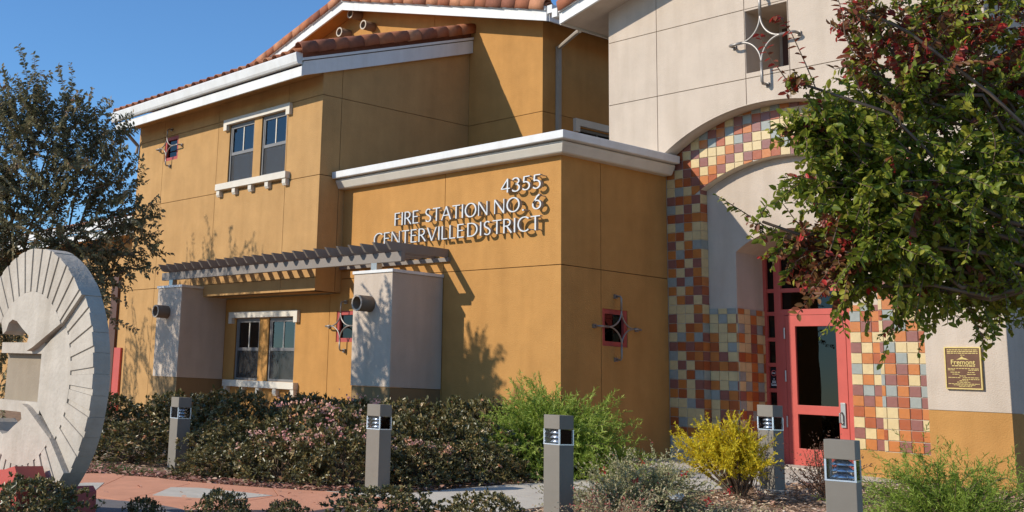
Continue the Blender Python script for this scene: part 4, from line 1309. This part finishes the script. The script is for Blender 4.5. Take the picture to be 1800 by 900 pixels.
# ------------------------------------------------------------------ trees
def clump_tree(name, label, base, fork, clumps, mat, leaf_len, leaf_w, leaf_gap, twig_len, trunk_r, up, tintf, group, barkmat,
               droop=0.25, sprigs=(), outw=0.6):
    """clumps: (centre, radius, twigs). Twigs leave each clump centre, carry leaves in pairs; limbs join clumps to the fork"""
    base, fork = np.array(base, float), np.array(fork, float)
    t = empty(name, base)
    tag(t, label, 'tree', group)
    segs = [(curve(base - (0, 0, .1), fork, 0, 7, .02), trunk_r, trunk_r * .7)]
    P, D, N, LL, TT = [], [], [], [], []
    mid = np.mean([np.array(c_[0], float) for c_ in clumps], 0)
    for c, r, nt_ in clumps:
        c = np.array(c, float)
        segs.append((curve(fork, c, -.15 * np.linalg.norm(c - fork) * .3, 8, .03), trunk_r * .5, .012))
        dirs = unit(rnd(nt_, .8) + np.array([0, 0, up]) + unit(c - mid) * outw)
        starts = c + rnd(nt_, r * .28)
        for d0, s0 in zip(dirs, starts):
            L = twig_len * rng.uniform(.6, 1.25) * r
            n = 7
            tt = np.linspace(0, 1, n)[:, None]
            pts = s0 + d0 * L * tt + rnd(1, .12 * L) * tt * (1 - tt) * 2
            pts[:, 2] -= (droop * L * tt ** 2)[:, 0]
            segs.append((pts, .006, .0025))
            m = max(3, int(L / leaf_gap))
            q = np.linspace(.08, 1, m)
            pos = np.stack([np.interp(q, tt[:, 0], pts[:, k]) for k in range(3)], 1)
            tan = unit(np.gradient(pos, axis=0))
            sd_ = unit(np.cross(tan, unit(rnd(1)) * np.ones((m, 1))) + 1e-6)
            for sg in (1, -1):
                P.append(pos)
                D.append(unit(sd_ * sg + tan * .55 + rnd(m, .3) + np.array([0, 0, -.25])))
                N.append(unit(np.array([0, -.2, .6]) + rnd(m, .75)))
                LL.append(leaf_len * rng.uniform(.45, 1.3, m))
                TT.append(tintf(pos, q))
    for pts, n in sprigs:
        pts = np.array(pts, float)
        s = np.linspace(0, 1, len(pts))
        q = np.linspace(0, 1, n)
        pos = np.stack([np.interp(q, s, pts[:, k]) for k in range(3)], 1)
        segs.append((pos, .007, .003))
    P, D, N = np.concatenate(P), np.concatenate(D), np.concatenate(N)
    LL, TT = np.concatenate(LL), np.concatenate(TT)
    me = leafmesh('crown', P - base, D, N, LL, LL * leaf_w, TT, mat)
    tag(link('crown', me, t), kind='stuff')
    link('trunk', sticks('trunk', [(np.array(p) - base, a, b_) for p, a, b_ in segs[:1 + len(clumps)]], barkmat, 8), t)
    tag(link('twigs', sticks('twigs', [(np.array(p) - base, a, b_) for p, a, b_ in segs[1 + len(clumps):]], 'twig', 3), t), kind='stuff')
    return t

def world(px, py, dep):
    """point seen at a photograph position and distance along the view axis (used only to lay the plan out)"""
    v = Vector(right) * ((px - 518.66) / 2094.77) + Vector(down) * ((py - 254.62) / 2094.77) + Vector(fwd)
    return np.array(Vector(CAM) + v * dep)

# right-hand autumn tree, a crape-myrtle like crown whose trunk stands right of the frame
RB = (8.75, -2.5, gz(-2.5))
cl = []
for px, py, dep, r, nt_ in (
        (1700, 60, 9.2, .42, 46), (1780, 150, 8.9, .42, 46), (1620, 60, 8.9, .36, 36), (1545, 60, 8.7, .25, 18), (1495, 55, 8.6, .14, 9), (1520, 20, 8.6, .16, 9), (1510, 110, 8.6, .14, 9), (1690, 200, 8.7, .42, 50),
        (1600, 170, 8.6, .40, 46), (1540, 230, 8.6, .36, 42), (1470, 250, 8.5, .30, 36), (1430, 220, 8.4, .18, 18), (1400, 240, 8.4, .13, 10), (1415, 150, 8.4, .13, 9),
        (1780, 300, 8.8, .46, 52), (1690, 320, 8.5, .44, 58), (1600, 320, 8.4, .42, 58), (1520, 330, 8.4, .38, 50), (1460, 320, 8.4, .25, 26),
        (1790, 430, 8.9, .46, 52), (1700, 430, 8.5, .44, 60), (1610, 430, 8.4, .42, 60), (1530, 430, 8.3, .38, 50), (1470, 430, 8.3, .26, 28),
        (1730, 475, 8.8, .30, 40), (1640, 470, 8.6, .30, 38), (1560, 475, 8.4, .26, 32), (1490, 460, 8.3, .22, 26), (1430, 445, 8.3, .16, 16),
        (1385, 430, 8.3, .13, 10), (1340, 390, 8.3, .09, 6), (1500, 505, 8.3, .14, 12), (1800, 480, 9.0, .30, 32),
        (1850, 250, 9.2, .5, 40), (1880, 430, 9.3, .5, 40), (1860, 80, 9.4, .5, 40), (1740, -60, 9.2, .5, 40), (1850, -100, 9.4, .5, 30), (1950, 300, 9.4, .55, 30), (1960, 100, 9.4, .55, 30)):
    cl.append((world(px, py, dep), r, int(nt_ * 1.25)))
HOT = np.array([world(1500, 60, 8.6), world(1385, 95, 8.4), world(1590, 100, 8.7), world(1700, 60, 9.0), world(1790, 110, 8.9), world(1440, 450, 8.3)])
def tint_r(pos, q):
    z = pos[:, 2]
    red = np.clip((z - 2.75) / .75, 0, 1)
    tip = q ** 2
    t = .12 + .42 * rng.random(len(pos)) + .08 * tip
    near = np.linalg.norm(HOT - pos.mean(0), axis=1).min() < .30
    hot = rng.random(1) < (.72 if near else .03 + .36 * red.mean() ** 1.3)
    t = t + .10 * red * rng.random(len(pos))
    if hot: t = .66 + .24 * rng.random(len(pos)) + (.14 if rng.random() < .35 else 0)
    return t
rt_tree = clump_tree('autumn_tree', 'leafy tree turning from green to crimson in front of the tower', RB, (8.65, -2.7, 1.35), cl, 'leaf_autumn',
                     .057, .54, .023, 1.15, .05, .25, tint_r, None, 'pale_bark', droop=.22, outw=.3)
# individually readable leaves on the long outer sprigs
lm = []
for q, tv in enumerate((.2, .4, .62, .85, .97)):
    P0 = np.zeros((1, 3))
    lm.append(leafmesh('leaf', P0, np.array([[0, 1.0, 0]]), np.array([[0, 0, 1.0]]), [.062], [.032], np.array([tv]), 'leaf_autumn'))
sprig_px = [([(1440, 170), (1415, 110), (1392, 60), (1372, 30), (1362, 28)], 26, (3, 4)), ([(1400, 165), (1375, 130), (1350, 95), (1335, 60)], 20, (3, 4, 4)),
            ([(1500, 95), (1485, 60), (1480, 20), (1472, -5)], 18, (3, 4)), ([(1420, 440), (1370, 415), (1310, 375), (1262, 345)], 40, (1, 0, 2, 3)),
            ([(1480, 270), (1440, 215), (1425, 180)], 16, (1, 2)), ([(1530, 200), (1500, 130), (1498, 110)], 16, (1, 2)),
            ([(1440, 430), (1400, 390), (1370, 350)], 16, (1, 0, 2)), ([(1490, 535), (1480, 560), (1484, 585)], 12, (0, 1)),
            ([(1600, 520), (1590, 545), (1580, 565)], 12, (0, 1)), ([(1700, 540), (1715, 555), (1730, 562)], 12, (0, 1)),
            ([(1445, 330), (1420, 350), (1405, 355)], 12, (1, 2)), ([(1460, 440), (1450, 470), (1440, 480)], 12, (4, 3)), ([(1400, 240), (1375, 225), (1360, 215)], 12, (1, 0))]
tw = []
for pts, n, cols_ in sprig_px:
    W3 = np.array([world(x, y, 8.4) for x, y in pts]) - np.array(RB)
    s = np.linspace(0, 1, len(pts))
    q = np.linspace(.05, 1, n)
    pos = np.stack([np.interp(q, s, W3[:, k]) for k in range(3)], 1)
    tw.append((pos, .006, .003))
    tan = np.gradient(pos, axis=0)
    for k in range(n):
        o = link('leaf', lm[random.choice(cols_)], rt_tree, pos[k])
        tv = Vector(tan[k]).normalized()
        sdv = tv.cross(Vector((random.uniform(-.4, .4), random.uniform(-.4, .4), 1))).normalized() * (1 if k % 2 else -1)
        dv = (sdv + tv * .5 + Vector((0, 0, random.uniform(-.9, .1)))).normalized()
        o.rotation_euler = (dv.to_track_quat('Y', 'Z') @ Matrix.Rotation(random.uniform(-.7, .7), 3, 'Y').to_quaternion()).to_euler()
        f_ = random.uniform(.8, 1.2)
        o.scale = (f_, f_, f_)
tag(link('sprigs', sticks('sprigs', tw, 'twig', 4), rt_tree), kind='stuff')

# left tree between the wheel and the wing, and its neighbour outside the frame whose shadow falls on the sign wall
LB = (-5.7, -6.3, gz(-6.3))
cl = []
for px, py, dep, r, nt_ in (
        (10, 225, 17.9, .42, 22), (80, 215, 17.7, .40, 20), (125, 230, 17.6, .38, 16), (165, 255, 17.6, .3, 10), (200, 250, 17.5, .18, 6), (225, 350, 17.4, .2, 7), (245, 385, 17.4, .18, 7), (255, 440, 17.4, .18, 7), (230, 470, 17.4, .16, 6), (50, 260, 17.5, .50, 34), (120, 290, 17.6, .42, 26),
        (175, 285, 17.5, .28, 12), (205, 320, 17.4, .26, 11), (-50, 260, 18.0, .55, 32), (10, 340, 17.5, .55, 40), (90, 360, 17.4, .50, 40), (155, 370, 17.5, .40, 26),
        (205, 390, 17.4, .26, 13), (235, 415, 17.4, .16, 7), (-60, 380, 17.9, .6, 38), (30, 430, 17.4, .55, 46), (110, 440, 17.4, .48, 38), (170, 440, 17.5, .34, 20),
        (0, 500, 17.6, .5, 36), (80, 510, 17.5, .48, 36), (150, 490, 17.5, .32, 18), (190, 480, 17.5, .22, 9), (-80, 500, 17.9, .6, 30), (30, 570, 17.6, .45, 24), (110, 560, 17.6, .32, 14)):
    cl.append((world(px, py, dep), r, int(nt_ * 1.2)))
def tint_l(pos, q):
    return .12 + .55 * rng.random(len(pos)) + .33 * (q > .82) * rng.random(1)
clump_tree('crape_myrtle', 'dark olive tree with upright flower spikes left of the wing', LB, (-5.7, -6.3, 1.2), cl, 'leaf_olive',
           .068, .50, .031, 2.2, .05, .6, tint_l, None, 'bark', droop=.12, outw=.9)
cl = []
for x, y, z, r, nt_ in ((-9.6, -6.1, 5.9, .5, 8), (-10.3, -6.2, 6.0, .5, 9), (-11.0, -6.2, 5.9, .6, 12), (-11.8, -6.3, 5.6, .6, 14), (-10.0, -6.4, 5.2, .55, 14), (-10.8, -6.4, 5.0, .7, 24),
                        (-11.6, -6.5, 4.6, .7, 24), (-12.5, -6.5, 4.9, .7, 24), (-10.6, -6.6, 4.2, .6, 22), (-11.8, -6.6, 3.7, .7, 24), (-12.8, -6.6, 4.0, .7, 22), (-11.4, -6.6, 3.0, .6, 18), (-11.5, -6.2, 5.2, .5, 34), (-12.0, -6.2, 4.5, .5, 40), (-11.3, -6.2, 4.2, .5, 36), (-13.9, -6.3, 4.6, .6, 16), (-14.3, -6.3, 3.6, .6, 18)):
    cl.append(((x, y, z), r, nt_))
clump_tree('crape_myrtle', 'tree left of the frame that throws spiky shadows on the upper wing wall', (-11.4, -6.5, gz(-6.5)), (-11.4, -6.5, 1.5), cl, 'leaf_olive',
           .075, .48, .055, 1.7, .06, 1.6, tint_l, None, 'bark', droop=.08)

# ------------------------------------------------------------------ shrubs
def rosette_shrub(nrose, leaf, wid, mat, shape=1.0, tint_hi=.25):
    """unit shrub: radius 1, height 1"""
    a = rng.uniform(0, 2 * math.pi, nrose)
    cz = rng.uniform(.02, 1, nrose)
    rr = np.sqrt(np.maximum(0, 1 - (cz * .98) ** 2.6))
    ph = rng.uniform(0, 6, 4)
    lump = 1 + .20 * np.sin(a * 3 + ph[0]) * np.cos(cz * 6 + ph[1]) + .16 * np.sin(a * 7 + cz * 9 + ph[2])
    f = rng.uniform(.55, 1.05, nrose) ** .7 * lump
    f = np.where(rng.random(nrose) < .09, f * rng.uniform(1.08, 1.32, nrose), f)
    C = np.stack([np.cos(a) * rr * f, np.sin(a) * rr * f, cz * (.82 + .2 * f)], 1)
    out = unit(C * np.array([1, 1, .9]) + np.array([0, 0, .35]) + rnd(nrose, .25))
    k = 7
    P = np.repeat(C, k, 0) + rnd(nrose * k, .012)
    O = np.repeat(out, k, 0)
    D = unit(O * .7 + rnd(nrose * k, .65))
    N = unit(O + rnd(nrose * k, .4))
    base = np.repeat(rng.random(nrose), k)
    T = .12 + .55 * base * rng.uniform(.5, 1.1, nrose * k) + (rng.random(nrose * k) < .06) * .4 + np.repeat((rng.random(nrose) < .10) * tint_hi, k)
    LL = leaf * rng.uniform(.6, 1.2, nrose * k)
    return C, out, leafmesh('foliage', P, D, N, LL, LL * wid, T, mat)

HV = []
for _ in range(3):
    C, O, fol = rosette_shrub(700, .094, .48, 'leaf_hawthorn')
    top = np.argsort(-C[:, 2] + rng.random(len(C)) * .8)[:70]
    segs = [(curve((rng.normal() * .06, rng.normal() * .06, -.05), c * .93, 0, 5, .04), .012, .005) for c in C[rng.choice(len(C), 46)]]
    st = sticks('stems', segs, 'twig', 4)
    sel = np.argsort(-C[:, 2] + rng.random(len(C)) * 3.0)[:26]
    P = np.repeat(C[sel], 12, 0) + rnd(26 * 12, .04) + np.repeat(O[sel], 12, 0) * .09
    n = len(P)
    fl = leafmesh('blossom', P, unit(rnd(n) + np.repeat(O[sel], 12, 0) * .6), unit(rnd(n)), np.full(n, .048), np.full(n, .040), np.repeat(rng.random(26), 12) * .7 + rng.random(n) * .3, 'petal', .1)
    HV.append((fol, st, fl))
def shrub(i, x, y, rx, ry, h, label, bloom=False, group='hawthorn shrubs in the bed below the sign wall'):
    t = empty('flowering_shrub', (x, y, gz(y)), random.uniform(0, 6.28))
    tag(t, label, 'shrub', group)
    t.scale = (rx, ry, h * (.93 if group.startswith('haw') else 1.0))
    fol, st, fl = HV[i % 3]
    tag(link('foliage', fol, t), kind='stuff')
    link('stems', st, t)
    if bloom: tag(link('blossom', fl, t), kind='stuff')
HS = [
    (-6.0, -4.0, .85, .8, .76, 'low shrub just right of the stone wheel at the far left of the bed', False),
    (-5.3, -3.0, .85, .75, .78, 'shrub under the left column directly behind the darkest bollard', False),
    (-4.3, -2.6, .85, .75, .84, 'shrub below the left half of the ground floor window', False),
    (-3.2, -2.05, .8, .7, .80, 'shrub below the right half of the ground floor window', False),
    (-2.2, -1.95, .75, .65, .76, 'shrub left of the base of the right column', True),
    (-1.1, -1.9, .75, .65, .80, 'shrub in front of the base of the right column', False),
    (-.35, -1.35, .7, .6, .84, 'brownish shrub in the spiky shadow on the ochre wall', False),
    (-3.1, -5.0, .8, .7, .52, 'low shrub left of the dark bollard beside the path', False),
    (-1.45, -4.35, .75, .65, .62, 'shrub right of the dark bollard in the middle of the bed', False),
    (-.55, -3.75, .75, .7, .82, 'tallest pink-flowered shrub left of the corner bollard', True),
    (.35, -3.0, .72, .65, .70, 'yellowish-green shrub just right of the corner bollard', False),
    (.85, -2.35, .65, .6, .64, 'shrub between the corner bollard and the feathery green shrub', False),
    (-.75, -5.05, .62, .5, .36, 'low shrub at the path edge in front of the dark bollard', False),
    (.0, -4.75, .62, .52, .54, 'pink-dotted shrub at the path edge, middle of the bed', True),
    (.75, -4.35, .62, .52, .64, 'pink-flowered shrub touching the left side of the corner bollard', True),
    (1.15, -3.6, .55, .5, .46, 'low dark shrub right of the corner bollard with one bright blossom', True),
    (1.35, -2.85, .5, .5, .44, 'low shrub at the edge of the grey walk below the feathery shrub', False),
]
for i, (x, y, rx, ry, h, lab, bl) in enumerate(HS):
    shrub(i, x, y, rx, ry, h, lab, bl)
FG = 'low shrubs along the bottom edge of the picture'
for i, (x, y, rx, ry, h, lab) in enumerate((
        (2.72, -9.0, .42, .42, .42, 'low bronze-green shrub at the foot of the stone wheel, bottom left corner'),
        (3.25, -7.6, .25, .25, .32, 'small round shrub at the bottom edge left of the largest foreground shrub'),
        (3.5, -7.15, .22, .2, .25, 'tiny sprig-like shrub between the two round foreground shrubs'),
        (3.9, -6.45, .50, .42, .36, 'widest foreground shrub at the bottom edge below the corner bollard'),
        (4.35, -5.75, .38, .34, .33, 'reddish foreground shrub at the bottom edge left of the black-sided bollard'),
        (2.58, -7.95, .16, .16, .22, 'smallest foreground tuft in the shadow of the stone wheel'))):
    shrub(i + 1, x, y, rx, ry, h, lab, False, FG)

def feathery(name, label, loc, n, length, spread, mat, blade, bw, gap, up, stem_r, low_free=0.0, tintf=None, cat='shrub', droop=.35, lean=(0, 0)):
    t = empty(name, loc)
    tag(t, label, cat)
    P, D, N, LL, TT, segs = [], [], [], [], [], []
    for _ in range(n):
        a = rng.uniform(0, 2 * math.pi)
        e = rng.uniform(up[0], up[1])
        d0 = np.array([math.cos(a) * math.cos(e), math.sin(a) * math.cos(e), math.sin(e)]) * np.array([spread[0], spread[1], spread[2]])
        d0[:2] += np.array(lean)
        L = length * rng.uniform(.55, 1.1)
        m = 9
        tt = np.linspace(0, 1, m)[:, None]
        pts = rnd(1, .03) * np.array([1, 1, 0]) + d0 * L * tt + rnd(1, .10 * L) * tt * (1 - tt) * 2
        pts[:, 2] -= (droop * L * tt ** 2.2)[:, 0]
        pts[:, 2] = np.maximum(pts[:, 2], .02)
        segs.append((pts, stem_r, .002))
        # side twigs
        for s in range(6):
            f = rng.uniform(max(.25, low_free), .95)
            p0 = np.array([np.interp(f, tt[:, 0], pts[:, k]) for k in range(3)])
            dd_ = unit(d0 / np.linalg.norm(d0) + rnd(1, .5)[0])
            l2 = L * rng.uniform(.15, .35)
            q = np.linspace(0, 1, max(4, int(l2 / gap)))[:, None]
            pp = p0 + dd_ * l2 * q
            pp[:, 2] -= (droop * .5 * l2 * q ** 2)[:, 0]
            pos = pp
            k = len(pos)
            tan = unit(np.gradient(pos, axis=0))
            P.append(pos); D.append(unit(tan * .9 + rnd(k, .55))); N.append(unit(rnd(k) + np.array([0, 0, 1])))
            LL.append(blade * rng.uniform(.6, 1.2, k)); TT.append(np.clip(.15 + .5 * rng.random(k) + .4 * q[:, 0] * rng.random(1), 0, 1))
        q = np.linspace(max(.2, low_free), 1, max(5, int(L / gap)))
        pos = np.stack([np.interp(q, tt[:, 0], pts[:, k]) for k in range(3)], 1)
        k = len(pos)
        tan = unit(np.gradient(pos, axis=0))
        P.append(pos); D.append(unit(tan * .8 + rnd(k, .6))); N.append(unit(rnd(k) + np.array([0, 0, 1])))
        LL.append(blade * rng.uniform(.6, 1.2, k)); TT.append(np.clip(.1 + .5 * rng.random(k) + .4 * q * rng.random(1), 0, 1))
    P, D, N, LL, TT = map(np.concatenate, (P, D, N, LL, TT))
    if tintf is not None: TT = tintf(P, TT)
    P[:, 2] = np.maximum(P[:, 2], .01)
    tag(link('foliage', leafmesh('foliage', P, D, N, LL, LL * bw, TT, mat, .2), t), kind='stuff')
    link('stems', sticks('stems', segs, 'twig', 4), t)
    return t
t = feathery('feathery_shrub', 'big bright green feathery shrub at the corner of the ochre block', (1.25, -1.5, gz(-1.5)), 280, 1.45, (1.0, .85, .95), 'leaf_green', .060, .17, .011, (.2, 1.45), .006, .2)
feathery('feathery_shrub', 'green wispy shrub below the plaque at the right edge', (6.75, -3.0, gz(-3.0)), 180, 1.1, (1.0, .75, .92), 'leaf_green', .042, .15, .011, (.2, 1.4), .006, .15,
         tintf=lambda P, T: T * .85)
feathery('yellow_shrub', 'golden yellow shrub on thin bare stems in front of the tile wall', (4.12, -1.95, gz(-1.95) + .02), 105, .78, (.80, .80, 1.08), 'leaf_yellow', .034, .28, .0075, (.68, 1.45), .009, .58, droop=.20, lean=(-.14, -.08))
t = feathery('dwarf_shrub', 'sprawling twiggy olive and red groundcover right of the black-sided bollard', (4.1, -3.5, gz(-3.5)), 230, .9, (1.0, 1.0, .62), 'leaf_dwarf', .030, .42, .018, (.12, 1.3), .0035, .15, droop=.15)
feathery('dwarf_shrub', 'second twiggy red-tinged groundcover in front of the black-sided bollard', (4.85, -4.75, gz(-4.75)), 110, .55, (1.0, 1.0, .8), 'leaf_dwarf', .024, .40, .020, (.15, 1.3), .003, .12, droop=.12,
         tintf=lambda P, T: np.clip(T + .28, 0, 1))
feathery('dwarf_shrub', 'low olive groundcover mat at the bottom edge left of the nearest bollard', (5.4, -4.0, gz(-4.0)), 110, .55, (1.0, 1.0, .5), 'leaf_dwarf', .024, .40, .022, (.1, 1.2), .003, .12, droop=.12)
feathery('dry_shrub', 'withered brown shrub before the red door beside the nearest bollard', (4.72, -1.35, gz(-1.35)), 46, .66, (.75, .75, 1.0), 'leaf_dry', .030, .35, .030, (.5, 1.4), .005, .3, droop=.15)
feathery('dry_shrub', 'small withered shrub behind the footed bollard by the yellow shrub', (3.75, -1.25, gz(-1.25)), 26, .75, (.5, .5, 1.1), 'leaf_dry', .028, .35, .034, (.8, 1.45), .005, .35, droop=.1)
# red bottlebrush dots on the groundcover: part of those plants
n = 90
cc = np.array([(-.35, .5, .42), (.75, .35, .25), (.5, .0, .38), (.2, -.3, .3), (-.5, .1, .33), (.9, -.2, .2)])
P = np.repeat(cc, 15, 0) + rnd(n, .018)
tag(link('blossom', leafmesh('blossom', P, unit(rnd(n)), unit(rnd(n)), np.full(n, .03), np.full(n, .012), rng.random(n), 'red_flower', .1), t), kind='stuff')

# ------------------------------------------------------------------ ground cover and litter
def scatter(name, polys, n, L, wid, mat, z=.012, flat=.25, label=None, keep=None):
    P = []
    for poly, m in polys:
        xs_ = [p[0] for p in poly]; ys_ = [p[1] for p in poly]
        pp = np.array(poly)
        got = 0
        while got < m:
            q = rng.uniform((min(xs_), min(ys_)), (max(xs_), max(ys_)), (m * 2, 2))
            ins = np.zeros(len(q), bool)
            j = len(pp) - 1
            for i in range(len(pp)):
                xi, yi = pp[i]; xj, yj = pp[j]
                c = ((yi > q[:, 1]) != (yj > q[:, 1])) & (q[:, 0] < (xj - xi) * (q[:, 1] - yi) / (yj - yi + 1e-12) + xi)
                ins ^= c
                j = i
            q = q[ins][:m - got]
            got += len(q)
            P.append(q)
    P = np.concatenate(P)
    zz = np.array([gz(y) for y in P[:, 1]]) + rng.uniform(-.02, z, len(P))
    P3 = np.c_[P, zz]
    m = len(P3)
    a = rng.uniform(0, 2 * math.pi, m)
    D = np.stack([np.cos(a), np.sin(a), rng.normal(size=m) * flat], 1)
    N = unit(np.array([0, -.15, 1.0]) + rnd(m, .22))
    LL = L * rng.uniform(.5, 1.4, m)
    o = link(name, leafmesh(name, P3, D, N, LL, LL * wid, rng.random(m), mat, .2))
    tag(o, label, kind='stuff')
    return o
RBED = [(3.3, -3.4), (3.35, -2.1), (3.5, -1.57), (3.62, -.3), (3.66, 1.0), (3.9, 2.0), (9.5, 2.0), (9.5, -7.5), (5.0, -6.4), (3.75, -5.1), (3.4, -4.6)]
LBED = BED[:] + [(0, 0), (-2, -1.1), (-10, -1.1), (-10, -6.6)]
FBED = [(3.0, -6.6), (3.6, -5.2), (5.0, -6.4), (6.0, -8.0), (4.0, -10), (2.0, -9.8), (2.4, -8.2)]
scatter('bark_mulch', [(RBED, 30000), (LBED, 6000), (FBED, 6000)], 0, .055, .34, 'mulch_chip', .02, label='brown bark mulch covering the planting beds')
EDGE = [(-1.74, -6.36), (-1.61, -6.05), (-.45, -5.71), (.56, -5.23), (1.45, -4.62), (1.55, -4.2), (.6, -4.9), (-.6, -5.4), (-2.2, -5.6), (-3.0, -6.3)]
scatter('fallen_leaves', [(EDGE, 1900), (RBED, 1200), ([(1.1, -4.9), (1.8, -4.0), (1.9, -2.5), (1.5, -2.6), (1.3, -4.0)], 120), ([(-1.7, -6.4), (1.4, -4.9), (2.6, -5.2), (.5, -7.3)], 26)], 0, .06, .5, 'fallen_leaf', .04, label='pinkish brown fallen leaves along the bed edge')
GR = [(-2.6, -6.1), (-1.9, -5.6), (-1.2, -5.55), (-1.3, -5.85), (-2.2, -6.3)]
scatter('grass_tuft', [(GR, 900)], 0, .07, .10, 'grass_blade', .02, 1.2, label='short green weeds at the left end of the bed')
# crumpled white litter in the groundcover
bm = bmesh.new()
bmesh.ops.create_icosphere(bm, subdivisions=3, radius=.07)
for v in bm.verts:
    v.co *= random.uniform(.72, 1.12)
    v.co.z *= .65
me = bpy.data.meshes.new('paper_litter')
bm.to_mesh(me)
bm.free()
me.materials.append(M['paper'])
o = link('paper_litter', me, None, (4.55, -3.55, gz(-3.55) + .20))
tag(o, 'crumpled white scrap of litter lying in the twiggy groundcover', 'litter')
